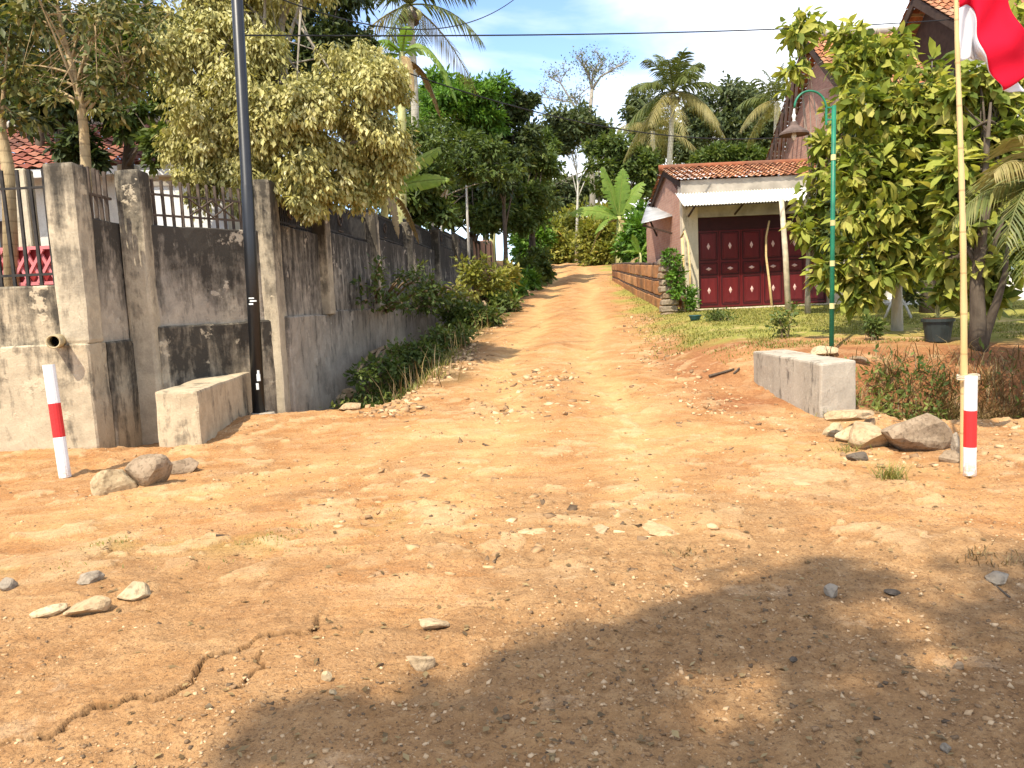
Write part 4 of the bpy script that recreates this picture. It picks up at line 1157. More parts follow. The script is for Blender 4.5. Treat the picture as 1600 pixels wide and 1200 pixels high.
def palm(label, base, top, lean, n_fr, flen, seed, r=.16, group=None, dry=4, nl=34, view_fr=None, name='coconut_palm', hang=.6, nuts=6):
    rnd = random.Random(seed)
    t = thing(name, label, 'palm tree', base, group)
    base, top = Vector(base), Vector(top)
    mid = base.lerp(top, .5) + Vector(lean)
    pts = bezier(base - Vector((0, 0, .2)), mid, top, 12)
    MB().tube(pts, [r * (1.35 if k == 0 else 1.0 - .35 * k / 11) for k in range(12)], 10).build('trunk', MAT['palm_trunk'], t, smooth=True)
    for k in range(n_fr):
        az = 2 * math.pi * (k * .382 + rnd.uniform(-.04, .04)); lvl = k / n_fr
        el = 1.35 - (1.45 if lvl < .7 else 1.9) * lvl + rnd.uniform(-.12, .12)
        d = Vector((math.cos(az) * math.cos(el), math.sin(az) * math.cos(el), math.sin(el)))
        L = flen * rnd.uniform(.85, 1.1)
        frond_mesh('frond', top + Vector((0, 0, .1)), d, L, .30 + .28 * (1 - abs(el) / 1.4), nl, flen * .27, seed * 100 + k, 'leaf_palm_dry' if k >= n_fr - dry else 'leaf_palm', t, .55 if k < n_fr - dry else .6, hang * (.7 + .8 * lvl), lw=flen * .018)
    if nuts:
        for k in range(nuts):
            az = 2 * math.pi * k / nuts; c = top + Vector((math.cos(az) * .28, math.sin(az) * .28, -.25 - .1 * (k % 2)))
            MB().tube([c + Vector((0, 0, .17)), c + Vector((0, 0, .12)), c, c - Vector((0, 0, .12)), c - Vector((0, 0, .16))], [.03, .10, .14, .10, .03], 8).build('coconut', MAT['lamp_rust'] if k % 2 else MAT['banana_stem'], t, smooth=True)
    return t
def banana_leaf(parent, origin, d0, length, width, sag, seed, mat='leaf_banana', tear=.55, v0=.5, roll=0.0, name='banana_leaf'):
    """arching midrib, two half blades torn into strips"""
    rng = np.random.default_rng(seed); d = Vector(d0).normalized(); n = 17
    side = d.cross(Vector((0, 0, 1))); side = side.normalized() if side.length > .08 else Vector((1, 0, 0))
    side = Matrix.Rotation(roll, 3, d) @ side
    pts = [Vector(origin) + d * length * f * (1 - .18 * sag * f) + Vector((0, 0, -sag * length * f ** 2.0)) for f in np.linspace(0, 1, n)]
    b = MB(); b.tube(pts, [.028 * length / 2 * (1 - .85 * k / (n - 1)) + .003 for k in range(n)], 5)
    V = [list(v) for v in b.v]; F = []
    for f in b.f:
        for k in range(1, len(f) - 1): F.append((f[0], f[k], f[k + 1]))
    A = [.95] * len(V)
    for sg in (-1, 1):
        drop = .15
        for k in range(1, n - 1):
            f0, f1 = k / (n - 1), (k + 1) / (n - 1)
            wf = lambda f: width * .5 * (math.sin(math.pi * min(1, max(.0, (f - .04) / .97)) ** .75) ** .55 if f < .995 else .05)
            if rng.random() < tear: drop = rng.uniform(.05, .55)
            torn = rng.random() < tear
            a, c = pts[k], pts[k + 1]; tg = (c - a).normalized(); up = side.cross(tg).normalized()
            if up.z < 0: up = -up
            s = side * sg
            def edge(p, w, shift=0):
                return p + s * w * .55 + up * w * .10, p + s * w + up * (w * (.02 - drop)) + tg * (w * .22 + shift)
            a1, a2 = edge(a, wf(f0)); c1, c2 = edge(c, wf(f1), -.05 * length * torn * .6)
            i = len(V); V += [list(a), list(c), list(c1), list(a1), list(c2), list(a2)]
            F += [(i, i + 1, i + 2), (i, i + 2, i + 3), (i + 3, i + 2, i + 4), (i + 3, i + 4, i + 5)]
            v = min(1, max(0, v0 + rng.uniform(-.15, .15))); A += [v] * 6
    return link_mesh(name, np_mesh(name, np.array(V) - np.array(WPOS[parent]), F, MAT[mat], {'v': A}), parent)
def banana(label, base, stem_top, leaves, r=.11, seed=1, stem='banana_stem', group='banana plants', dry=2):
    t = thing('banana_plant', label, 'banana plant', base, group)
    base, top = Vector(base), Vector(stem_top)
    MB().tube([base - Vector((0, 0, .1)), base.lerp(top, .3), base.lerp(top, .7), top], [r * 1.3, r * 1.1, r * .85, r * .6], 10).build('stem', MAT[stem], t, smooth=True)
    for k, (d, L, w, sag, *o) in enumerate(leaves):
        banana_leaf(t, top - Vector((0, 0, .08)), d, L, w, sag, seed * 50 + k, v0=(o[0] if o else .55), roll=(o[1] if len(o) > 1 else 0))
    for k in range(dry):
        a = seed + k * 2.1
        banana_leaf(t, top - Vector((0, 0, .2)), (math.cos(a) * .5, math.sin(a) * .5, .1), 1.2 * r / .11, .25, 1.0, seed * 50 + 30 + k, 'leaf_banana_dry', .6, .5, name='withered_leaf')
    return t
# grass: tufts of bent blades
def blades(P, h, w, rng, lean=.5, vals=None):
    n = len(P); a = rng.random(n) * 6.283; l = rng.uniform(.2, 1, n) * lean
    D = np.stack([np.cos(a) * l, np.sin(a) * l, np.ones(n)], 1); S = np.stack([-np.sin(a), np.cos(a), np.zeros(n)], 1)
    hh = (h * rng.uniform(.5, 1.3, n))[:, None]; ww = (w * rng.uniform(.7, 1.3, n))[:, None]
    m = P + D * hh * .55; e = P + D * hh * .95 + np.stack([np.cos(a), np.sin(a), -np.ones(n) * .4], 1) * hh * .28 * lean
    V = np.stack([P - S * ww * .5, P + S * ww * .5, m + S * ww * .4, m - S * ww * .4, e], 1)
    F = ((np.arange(n) * 5)[:, None, None] + np.array([[0, 1, 2], [0, 2, 3], [3, 2, 4]])[None]).reshape(-1, 3)
    v = rng.random(n) if vals is None else vals
    return V.reshape(-1, 3), F, np.repeat(v, 5)
def bush(name, label, base, lobes, leaf, n_clumps, per, Ln, Wd, seed, group=None, stems=7, bark_m='twig', droop=.1, cat='shrub', shell=.3, spread=.2, **kw):
    rng = np.random.default_rng(seed); t = thing(name, label, cat, base, group)
    W = world_lobes(lobes)
    (V, F, A), cl, raw = leaf_crown(W, n_clumps, per, Ln, Wd, rng, droop, shell, spread, **kw)
    b = MB(); B = Vector(base)
    for i in rng.choice(len(cl), min(stems, len(cl)), replace=False):
        e = Vector(cl[i]); s = B + Vector((rng.uniform(-.08, .08), rng.uniform(-.08, .08), -.08))
        ln = (e - s).length
        b.tube(bezier(s, s.lerp(e, .5) + Vector((0, 0, .12 * ln)), e, 5), [max(.006, .012 * ln) * (1 - .7 * k / 4) for k in range(5)], 5)
    b.build('stem', MAT[bark_m], t)
    link_mesh('foliage', np_mesh('foliage', V - np.array(WPOS[t]), F, MAT[leaf], {'v': A}), t, 'stuff')
    return t
# ================================================================== trees, from the garden on the left to the house on the right
def gb(px, Y, py=460):
    p = at(px, py, Y); return Vector((p.x, Y, hz(p.x, Y)))
def path(pts, Y): return [at(px, py, Y) for px, py in pts]
# pale yellow weeping fig hanging over the wall corner
tree('weeping_fig', 'large yellowish weeping tree hanging over the garden wall beside the utility pole', 'tree', gb(400, 13.2), path([(405, 300), (415, 210), (430, 120), (440, 40), (445, -40)], 13.2),
     [(300, 95, 62, 85, 12.6), (345, 20, 80, 60, 13), (420, 150, 95, 85, 12.2), (535, 165, 95, 78, 12.6), (325, 215, 75, 70, 12.4), (455, 250, 100, 62, 12.1), (585, 225, 58, 78, 12.8),
      (430, 310, 70, 38, 12.0), (520, 280, 60, 50, 12.5), (400, -40, 120, 60, 13), (595, 120, 45, 50, 13), (480, 315, 34, 32, 11.9), (345, 275, 55, 50, 12.3), (390, 80, 60, 50, 12.6), (265, 40, 40, 50, 12.8), (545, 95, 50, 40, 12.8), (480, 180, 60, 50, 12)],
     'leaf_fig', 2300, 46, .098, .045, 'bark_grey', .17, 11, limbs=34, droop=1.3, shell=.5, spread=.15, flat=1.1, vjit=.4, sub=14)
# dark tall tree behind it
tree('tall_dark_tree', 'tall dark tree showing above the yellowish weeping tree', 'tree', gb(480, 17), path([(480, 280), (478, 150), (482, 40), (486, -60)], 17),
     [(470, 60, 85, 70, 16.5), (500, -10, 90, 70, 17), (440, 110, 60, 60, 17), (540, 60, 45, 55, 17), (400, -20, 60, 60, 17.5)], 'leaf_dark', 420, 45, .16, .07, 'bark_dark', .2, 12, limbs=18, droop=.6, spread=.2)
# slim garden tree with the ringed tan trunk
tree('slim_garden_tree', 'slim garden tree with a bent tan trunk behind the tallest wall pillar', 'tree', gb(133, 10.4), path([(134, 255), (131, 200), (124, 150), (112, 100), (100, 60), (90, 10), (84, -40)], 10.4),
     [(40, 30, 60, 45, 10.6), (110, 10, 90, 45, 10.2), (190, 40, 65, 50, 10.6), (55, 120, 50, 45, 10.5), (180, 110, 50, 40, 10.3), (215, 95, 40, 40, 10.8), (160, 165, 34, 40, 10.2), (90, 135, 30, 32, 10.1), (235, 30, 45, 40, 11)],
     'leaf_olive', 230, 14, .115, .05, 'bark_tan', .072, 13, limbs=26, droop=.5, shell=.25, spread=.26, limb_r=.24, from_f=.3, vjit=.55)
tree('edge_garden_tree', 'tan trunked garden tree cut by the left picture edge', 'tree', gb(12, 10.6), path([(12, 260), (4, 215), (-6, 160), (-14, 90), (-20, 20)], 10.6),
     [(-10, 90, 55, 60, 10.8), (20, 170, 48, 40, 10.9), (-40, 20, 60, 60, 10.6), (30, 205, 36, 25, 10.7)], 'leaf_olive', 75, 17, .15, .06, 'bark_tan', .09, 14, limbs=12, droop=.5, shell=.25, spread=.25, vjit=.5)
# dark mass round the bungalow
for sd, lab, bx, lob, Yt in ((21, 'dense dark tree in front of the bungalow roof', 95, [(115, 222, 34, 24, 13.2), (110, 165, 60, 40, 13.6), (40, 140, 55, 44, 14), (140, 245, 30, 16, 13.3)], 13.6),
                        (22, 'dark leafy tree to the left of the yellowish weeping tree', 200, [(195, 190, 36, 26, 13.8), (165, 120, 50, 50, 14.5), (255, 130, 26, 50, 14.2), (262, 225, 30, 42, 13.2), (190, 75, 60, 45, 15)], 14),
                        (23, 'tall dark tree filling the sky above the bungalow', 60, [(70, 70, 80, 50, 16), (150, 40, 80, 50, 16.5), (10, 20, 80, 70, 17), (215, 25, 60, 45, 16.5)], 16.5)):
    tree('dark_garden_tree', lab, 'tree', gb(bx, Yt), path([(bx, 260), (bx + 4, 200), (bx - 4, 120), (bx, 40 if sd > 22 else 110)], Yt), lob, 'leaf_dark' if sd != 22 else 'leaf_mid', 260, 36, .17, .075, 'bark_dark', .12, sd, 'dark trees in the garden', limbs=14, droop=.4, spread=.22)
# banana behind the wall
B1 = gb(600, 19.7)
banana('banana plant with yellow stem and two bright leaves behind the garden wall', B1, at(600, 292, 19.7),
       [((.85, -.3, .62), 2.0, .5, .12, .85, 1.2), ((.95, -.35, .22), 1.9, .46, .16, .85, 1.15), ((-.6, -.35, .35), 1.1, .55, .5, .75, -1.0), ((-.1, .3, .9), 1.6, .5, .25, .6), ((-.75, .2, .5), 1.0, .4, .5, .8), ((.3, -.6, .1), .8, .35, .9, .45)], .13, 3, 'banana_stem_yellow', dry=3)
banana('tall banana plant with one long leaf hanging below the palm', gb(622, 22.2), at(628, 82, 22.2),
       [((.62, -.1, .45), 2.3, .62, 1.1, .7, 1.1), ((-.5, -.3, .6), 1.8, .5, .7, .45), ((.2, -.4, .8), 1.7, .45, .5, .5), ((-.8, .3, .3), 1.6, .5, .6, .5)], .15, 5, 'banana_stem', dry=5)
# palm top left of the open sky
palm('coconut palm crown cut by the top edge above the weeping tree', gb(640, 27), at(640, 12, 27), (.4, 0, 0), 18, 2.9, 31, .17, nl=40, dry=2)
# trees above the long wall
tree('bright_green_tree', 'bright green feathery tree above the long wall', 'tree', gb(735, 33), path([(730, 330), (728, 250), (735, 190), (738, 140)], 33),
     [(712, 132, 46, 22, 33), (752, 150, 44, 30, 33), (700, 172, 48, 28, 32), (748, 188, 42, 28, 33), (690, 150, 30, 24, 33)], 'leaf_bright', 330, 50, .27, .09, 'bark_pale', .06, 41, limbs=16, droop=.25, spread=.2, flat=.55)
tree('pale_stemmed_tree', 'thin pale stemmed tree with forked stems above the long wall', 'tree', gb(688, 28.6), path([(690, 345), (694, 300), (700, 255), (702, 215)], 28.6),
     [(690, 222, 55, 28, 26.5), (740, 235, 48, 30, 27), (660, 250, 40, 24, 26), (720, 265, 40, 24, 26.5), (775, 262, 36, 26, 27)], 'leaf_mid', 210, 30, .21, .09, 'bark_pale', .055, 42, limbs=20, droop=.4, spread=.26, from_f=.25, limb_r=.42)
tree('pale_sapling', 'slim pale sapling trunk between the bananas and the dark trees', 'tree', gb(672, 26.6), path([(676, 340), (682, 290), (686, 240)], 26.6),
     [(680, 235, 36, 22, 24.5), (650, 215, 28, 22, 25)], 'leaf_mid', 60, 28, .18, .075, 'bark_pale', .045, 43, limbs=8, droop=.4, spread=.28)
DK = 'dense dark trees beside the climbing road'
for sd, lab, bx, Yt, r, lob in (
        (51, 'tallest dense dark tree at the bend of the wall', 790, 34, .12, [(778, 158, 30, 32, 34), (816, 160, 22, 32, 34.5), (800, 215, 42, 42, 34), (775, 262, 50, 38, 33)]),
        (52, 'dense dark tree hanging low over the far end of the wall', 740, 36, .2, [(720, 305, 52, 34, 36), (770, 315, 50, 38, 36), (745, 345, 50, 24, 35), (690, 335, 32, 26, 34)]),
        (53, 'dense dark tree leaning towards the gap of sky', 832, 38, .2, [(838, 262, 34, 42, 38), (825, 318, 38, 36, 37), (850, 225, 22, 30, 39), (806, 345, 34, 26, 36)]),
        (54, 'dark tree behind the drooping banana leaf', 640, 24, .2, [(640, 280, 50, 46, 24), (660, 330, 40, 30, 24), (600, 250, 46, 50, 25)])):
    tree('dense_dark_tree', lab, 'tree', gb(bx, Yt), path([(bx, 390), (bx - 3, 320), (bx + 2, 250), (bx, 180 if sd == 51 else 270)], Yt), lob, 'leaf_dark' if sd == 51 else 'leaf_mid', 340, 44, .25, .11, 'bark_dark', r, sd, DK, limbs=16, droop=.3, spread=.19, sub=15)
banana('banana plant whose pale leaves poke out beside the tallest dark tree', gb(768, 44), at(776, 232, 44), [((.8, -.3, .7), 2.6, .8, .3, .85, 1.0), ((.6, -.3, .3), 2.0, .7, .5, .8, 1.0), ((-.6, 0, .7), 1.6, .5, .5, .6), ((.1, .1, 1), 1.6, .5, .2, .6)], .16, 7)
# far trees round the gap of sky
tree('far_round_tree', 'round crowned green tree with slim stems in the gap at the road end', 'tree', gb(902, 62), path([(902, 330), (903, 290), (900, 250), (905, 210)], 62),
     [(888, 200, 46, 24, 62), (928, 212, 34, 26, 62), (905, 185, 34, 16, 63), (870, 218, 30, 20, 62)], 'leaf_far', 300, 34, .42, .20, 'bark_pale', .11, 61, limbs=16, droop=.2, spread=.2, flat=.6)
def bare_tree():
    """forking limbs drawn out in photograph pixels at their own distance, twigs in all directions"""
    Y = 72.0; rnd = random.Random(62); k = Y / FPX
    t = thing('bare_spreading_tree', 'tall nearly bare tree with an umbrella of thin branches against the clouds', 'tree', gb(926, Y))
    b = MB(); tips = []
    def P(px, py, dy=0): return at(px, py, Y) + Vector((0, dy, 0))
    def limb(pts, r0, r1, depth):
        n = len(pts); b.tube(pts, [r0 + (r1 - r0) * q / (n - 1) for q in range(n)], 6 if depth < 2 else 4)
        if depth >= 3: tips.append(pts[-1]); return
        for q in range(1, n):
            for _ in range((1, 2, 3)[depth]):
                s_ = pts[q - 1].lerp(pts[q], rnd.random()); d = (pts[q] - pts[q - 1]).normalized()
                d = (d * .7 + Vector((rnd.uniform(-1, 1), rnd.uniform(-1, 1), rnd.uniform(-.15, .75)))).normalized()
                ln = (14, 11, 6)[depth] * k * rnd.uniform(.7, 1.5)
                m = s_ + d * ln * .55 + Vector((rnd.uniform(-.1, .1), 0, .06 * ln)); e = s_ + d * ln + Vector((rnd.uniform(-.3, .3), 0, .12 * ln))
                limb([s_, m, e], r1 * .8 + .01, r1 * .35 + .006, depth + 1)
        tips.append(pts[-1])
    base = WPOS[t]
    b.tube([base - Vector((0, 0, .2)), P(926, 300), P(922, 230), P(921, 185), P(925, 140)], [.34, .28, .23, .19, .16], 9)
    limb([P(921, 232), P(908, 185), P(893, 158), P(876, 130), P(856, 119)], .13, .05, 0)
    limb([P(893, 158), P(884, 150, 2), P(868, 140, 3), P(852, 134, 4)], .07, .04, 0)
    limb([P(924, 142), P(938, 120), P(958, 108), P(980, 96)], .12, .045, 0)
    limb([P(925, 140), P(920, 118), P(912, 100), P(905, 96)], .11, .045, 0)
    limb([P(924, 140), P(928, 112, 1), P(936, 95, 1), P(946, 86, 2)], .11, .045, 0)
    limb([P(921, 200), P(905, 172, -1), P(902, 158, -2), P(915, 150, -3)], .07, .035, 1)
    b.build('trunk', MAT['bark_grey'], t, smooth=True)
    rng = np.random.default_rng(62); T = np.array([list(p) for p in tips]); q = np.repeat(np.arange(len(T)), 4)
    C = T[q] + rng.normal(size=(len(q), 3)) * .32
    V, F, A = leaves_geo(C, rng.normal(size=C.shape), rng.normal(size=C.shape) + np.array([0, 0, 1]), rng.uniform(.12, .30, len(C)), rng.uniform(.06, .14, len(C)), rng.random(len(C)))
    link_mesh('crown', np_mesh('crown', V - np.array(base), F, MAT['leaf_far'], {'v': A}), t, 'stuff')
bare_tree()
palm('tall coconut palm standing against the clouds above the garage', gb(1030, 44), at(1052, 148, 44), (.2, 0, 0), 24, 3.3, 33, .20, nl=50, dry=6, nuts=8)
palm('shaggy shorter coconut palm behind the tall one', gb(1022, 52), at(1020, 205, 52), (0, 0, 0), 18, 3.2, 34, .22, nl=30, dry=9, nuts=0)
palm('half hidden coconut palm with pale fronds left of the brick gable', gb(1206, 40), at(1214, 160, 40), (0, 0, 0), 16, 2.3, 36, .18, nl=36, dry=5, nuts=0)
FR = 'far trees behind the garage'
for sd, lab, bx, Yt, mt, lob in (
        (71, 'yellow green tree crown behind the coconut palms', 1120, 60, 'leaf_far', [(1105, 165, 40, 32, 60), (1150, 152, 34, 30, 60), (1130, 195, 46, 30, 60), (1085, 200, 30, 40, 61)]),
        (72, 'hazy tree crown left of the half hidden palm', 1180, 64, 'leaf_far', [(1175, 165, 34, 34, 64), (1195, 200, 34, 44, 64), (1160, 215, 40, 28, 64)]),
        (73, 'low dark tree just above the garage roof', 1140, 50, 'leaf_mid', [(1115, 246, 40, 13, 50), (1160, 244, 36, 14, 50)]),
        (74, 'dark bushy tree left of the tall palm trunk', 968, 50, 'leaf_mid', [(955, 245, 36, 30, 50), (990, 262, 34, 34, 50), (940, 280, 30, 26, 49), (1012, 285, 26, 26, 50)]),
        (75, 'loose tree in the haze under the bare umbrella tree', 935, 80, 'leaf_far', [(880, 300, 34, 26, 80), (920, 295, 28, 24, 80), (856, 320, 26, 22, 78)]),
        (77, 'broad mass of foliage behind the drooping banana leaf', 620, 46, 'leaf_mid', [(560, 240, 60, 50, 46), (640, 250, 60, 60, 47), (690, 300, 50, 50, 46), (600, 310, 60, 40, 45), (650, 180, 34, 40, 48)]),
        (78, 'deep green tree crown between the bright feathery tree and the dark trees', 760, 52, 'leaf_mid', [(740, 230, 46, 50, 52), (790, 290, 44, 50, 52), (830, 300, 30, 50, 53), (720, 290, 44, 44, 50)]),
        (76, 'faint tree crown behind the tall palm crown', 1000, 70, 'leaf_far', [(1005, 185, 26, 34, 70), (1030, 215, 40, 30, 70), (1075, 225, 30, 26, 70)])):
    tree('far_tree', lab, 'tree', gb(bx, Yt), path([(bx, 330), (bx + 2, 280), (bx - 2, 240), (bx, 190 if sd < 73 else 255)], Yt), lob, mt, 300, 36, .0068 * Yt, .0032 * Yt, 'bark_grey', .2, sd, FR, limbs=12, droop=.3, spread=.22)
# thickets round the head of the road
TH = 'thickets round the head of the road'
for sd, lab, bx, Yt, mt, lob in (
        (81, 'yellow green thicket at the head of the dirt road', 880, 66, 'leaf_yellow', [(862, 372, 34, 34, 66), (900, 352, 34, 30, 67), (880, 392, 40, 22, 65), (915, 385, 30, 28, 66)]),
        (82, 'yellow green thicket left of the banana by the fence', 935, 56, 'leaf_yellow', [(930, 378, 26, 34, 56), (950, 352, 22, 26, 57), (945, 398, 24, 16, 55)]),
        (83, 'bright green thicket between the banana and the brick side wall', 998, 36, 'leaf_bright', [(1000, 372, 20, 34, 36), (1008, 398, 16, 20, 35.5), (985, 385, 18, 26, 37), (1005, 340, 14, 20, 37)]),
        (84, 'light green thicket past the far brick wall', 832, 52, 'leaf_bright', [(828, 388, 20, 30, 52), (842, 368, 18, 20, 53), (820, 365, 16, 22, 54)])):
    bush('thicket', lab, gb(bx, Yt), lob, mt, 200, 40, .0075 * Yt, .0034 * Yt, sd, TH, stems=10)
banana('banana plant with broad ragged leaves beyond the clay fence', gb(970, 41), at(967, 338, 41), [((.1, 0, 1), 3.0, .95, .12, .5, 1.2), ((-.28, -.1, 1), 3.2, .9, .12, .6, -1.2), ((.45, -.1, .9), 3.1, 1.0, .28, .7, .8), ((-.95, -.2, .45), 3.2, .9, .32, .75, -.9), ((.85, -.2, .35), 2.2, .7, .55, .6), ((-.6, .2, .75), 2.2, .7, .4, .35), ((.6, .3, .6), 2.0, .7, .5, .4), ((-.7, -.4, .1), 1.8, .6, .6, .6)], .19, 9, dry=3)
banana('young banana clump beside the brick side wall', gb(1000, 33), at(1000, 395, 33), [((-.3, -.2, 1), 1.2, .4, .2, .7), ((.4, -.1, .9), 1.3, .4, .3, .7), ((-.7, -.3, .5), 1.1, .4, .4, .6), ((.8, 0, .4), 1.0, .4, .4, .6)], .10, 10, dry=1)
# verge of the side road, left
VG = 'shrubs along the foot of the wall'
for sd, lab, bpx, mt, lob, nc, stems in (
        (91, 'sparse twiggy shrub against the middle of the long wall', (600, 545), 'leaf_mid', [(585, 440, 26, 34, 15.5), (620, 470, 34, 30, 15.5), (645, 440, 30, 26, 16.5)], 26, 18),
        (92, 'thin leafy shrub below the later wall pillars', (690, 500), 'leaf_mid', [(665, 460, 26, 28, 19), (700, 465, 30, 22, 19.5)], 26, 14),
        (93, 'yellow flecked shrub leaning from the wall to the road', (760, 475), 'leaf_yellow', [(742, 425, 26, 24, 24), (765, 438, 34, 20, 24), (790, 430, 22, 18, 25), (715, 462, 30, 16, 22)], 70, 12),
        (94, 'dark green bush on the verge near the road head', (830, 445), 'leaf_mid', [(838, 412, 22, 22, 37), (820, 425, 26, 18, 35), (848, 425, 14, 12, 37)], 80, 8),
        (95, 'low green undershrub in the ditch beside the rough verge', (640, 560), 'leaf_mid', [(600, 572, 38, 11, 13.6), (650, 552, 46, 14, 14.5), (700, 526, 44, 15, 16.5), (560, 588, 26, 10, 13)], 90, 12),
        (96, 'trailing green undershrub higher up the ditch', (760, 490), 'leaf_mid', [(745, 498, 38, 15, 20), (785, 474, 28, 14, 24), (720, 490, 34, 16, 20)], 90, 12),
        (97, 'grassy green bush at the last bend of the verge', (800, 452), 'leaf_bright', [(800, 448, 24, 16, 30), (825, 440, 22, 14, 33), (780, 455, 22, 14, 28)], 80, 6)):
    g = ground(*bpx); g.x -= .25
    bush('verge_shrub', lab, Vector((g.x, g.y, hz(g.x, g.y))), lob, mt, nc, 24 if sd < 94 else 34, .0085 * lob[0][4] * .9, .0040 * lob[0][4] * .9, sd, VG, stems=stems)
# ------------------------------------------------------------------ right hand garden
BG = 'broad leaved garden trees before the house'
tree('broad_leaved_tree', 'broad leaved tree in front of the red garage doors', 'tree', gb(1262, 17.6, 480), path([(1262, 440), (1264, 360), (1258, 320), (1272, 280), (1300, 230)], 17.6),
     [(1255, 45, 30, 24, 17.5), (1335, 60, 36, 26, 17.5), (1345, 120, 28, 36, 17.5), (1300, 215, 22, 34, 17.5), (1308, 290, 30, 46, 17.5), (1268, 370, 22, 30, 17.5), (1312, 370, 34, 40, 17.5), (1236, 110, 18, 26, 17.5), (1262, 310, 22, 24, 17.5), (1276, 430, 14, 14, 17.5)],
     'leaf_bigtree', 260, 10, .30, .125, 'bark_grey', .06, 101, BG, limbs=26, droop=.35, shell=.3, spread=.24, big=True, vjit=.75, named_leaves=260, from_f=.2)
tree('broad_leaved_tree', 'wide broad leaved tree between the lamp post and the flagpole', 'tree', gb(1402, 13.2, 480), path([(1402, 440), (1400, 400), (1392, 340), (1396, 260), (1400, 160)], 13.2),
     [(1345, 95, 36, 36, 13.4), (1390, 75, 36, 28, 13.5), (1350, 180, 46, 54, 13), (1420, 160, 56, 58, 13), (1340, 270, 50, 52, 12.8), (1420, 270, 62, 60, 12.8), (1370, 360, 56, 50, 12.7), (1450, 360, 46, 46, 12.8), (1340, 420, 40, 30, 12.9), (1430, 420, 30, 22, 12.8), (1470, 220, 40, 50, 13), (1385, 430, 34, 22, 12.6), (1345, 460, 26, 18, 12.8), (1300, 430, 22, 24, 13)],
     'leaf_bigtree', 600, 11, .25, .105, 'bark_pale', .085, 102, BG, limbs=34, droop=.4, shell=.3, spread=.24, big=True, vjit=.75, named_leaves=290, from_f=.25)
tree('broad_leaved_tree', 'broad leaved tree with a dark forked trunk right of the flagpole', 'tree', ground(1527, 545), path([(1528, 500), (1526, 440), (1535, 360), (1540, 260), (1548, 160)], ground(1527, 545).y),
     [(1510, 150, 40, 50, 11.6), (1555, 130, 44, 50, 11.6), (1595, 60, 46, 60, 12), (1500, 250, 40, 50, 11.4), (1560, 240, 50, 60, 11.4), (1520, 340, 40, 46, 11.2), (1580, 360, 44, 50, 11.4), (1500, 405, 34, 30, 11.2), (1545, 455, 30, 24, 11.3), (1480, 440, 24, 20, 11.4), (1620, 230, 44, 60, 11.5), (1485, 300, 24, 30, 11.3), (1560, 430, 34, 24, 11.2)],
     'leaf_bigtree', 430, 11, .25, .105, 'bark_dark', .12, 103, BG, limbs=28, droop=.4, shell=.3, spread=.25, big=True, vjit=.75, named_leaves=270, from_f=.3)
_rt = [o for o in bpy.data.objects if o.get('label', '').startswith('broad leaved tree with a dark forked')][0]
_b = ground(1530, 545); MB().tube([_b - Vector((0, 0, .1)), at(1540, 520, _b.y), at(1558, 470, _b.y - .1), at(1570, 430, _b.y - .2), at(1575, 380, _b.y - .2)], [.10, .075, .055, .04, .02], 8).build('forked_stem', MAT['bark_dark'], _rt, smooth=True)
# shade foliage filling the middle of the garden
tree('dark_shade_tree', 'dark dense tree close to the house wall behind the broad leaves', 'tree', gb(1450, 16.5, 480), path([(1450, 440), (1452, 360), (1448, 280), (1450, 200)], 16.5),
     [(1440, 260, 70, 60, 16.4), (1380, 320, 60, 60, 16.5), (1520, 300, 70, 70, 16.2), (1340, 230, 50, 50, 16.8), (1480, 190, 60, 50, 16.6), (1560, 200, 60, 60, 16.4), (1320, 340, 40, 50, 16.8), (1600, 350, 60, 60, 16)],
     'leaf_dark', 480, 40, .20, .09, 'bark_dark', .15, 104, limbs=18, droop=.4, spread=.22)
# palm fronds reaching in at the right edge
pf = thing('garden_palm', 'low garden palm whose fronds sweep in at the right picture edge', 'palm tree', gb(1690, 9.6, 480))
pt_ = at(1650, 300, 9.6); gbp = WPOS[pf]
MB().tube([gbp - Vector((0, 0, .1)), gbp.lerp(pt_, .5), pt_], [.18, .14, .12], 10).build('trunk', MAT['palm_trunk'], pf, smooth=True)
for k, (d, L, sg) in enumerate((((-.75, -.25, .75), 1.5, .5), ((-.65, -.45, .35), 1.6, .75), ((-.55, -.5, .15), 1.5, .85), ((-.5, -.2, .95), 1.5, .4), ((-.85, 0, .4), 1.5, .6), ((.3, -.5, .6), 1.5, .5), ((.6, .3, .6), 1.5, .5), ((-.2, .6, .6), 1.5, .5), ((-.35, -.6, 0), 1.3, .8))):
    frond_mesh('frond', pt_, d, L, sg, 34, .55, 900 + k, 'leaf_palm' if k % 3 else 'leaf_palm_dry', pf, .7, .55, lw=.035)
# small plants on the lawn
g = ground(1225, 528)
bush('lawn_shrub', 'small upright twiggy shrub on the lawn behind the parapet', g, [(1215, 495, 14, 16, g.y), (1240, 490, 10, 20, g.y), (1225, 510, 16, 14, g.y)], 'leaf_mid', 34, 14, .07, .035, 111, 'small shrubs on the lawn', stems=12, vjit=.6)
g = ground(1362, 532)
bush('lawn_shrub', 'small dark rounded shrub on the lawn between lamp post and pot', g, [(1362, 508, 13, 16, g.y), (1368, 515, 12, 12, g.y)], 'leaf_mid', 34, 18, .075, .035, 112, 'small shrubs on the lawn', stems=8)
g = ground(1057, 478); 
bush('creeper', 'green creeper on the stone pier of the clay fence', g, [(1050, 410, 12, 14, 20.1), (1055, 435, 12, 20, 20.1), (1062, 460, 10, 14, 20.0), (1046, 398, 8, 8, 20.2)], 'leaf_bright', 50, 20, .12, .06, 113, stems=8)
g = ground(1078, 482)
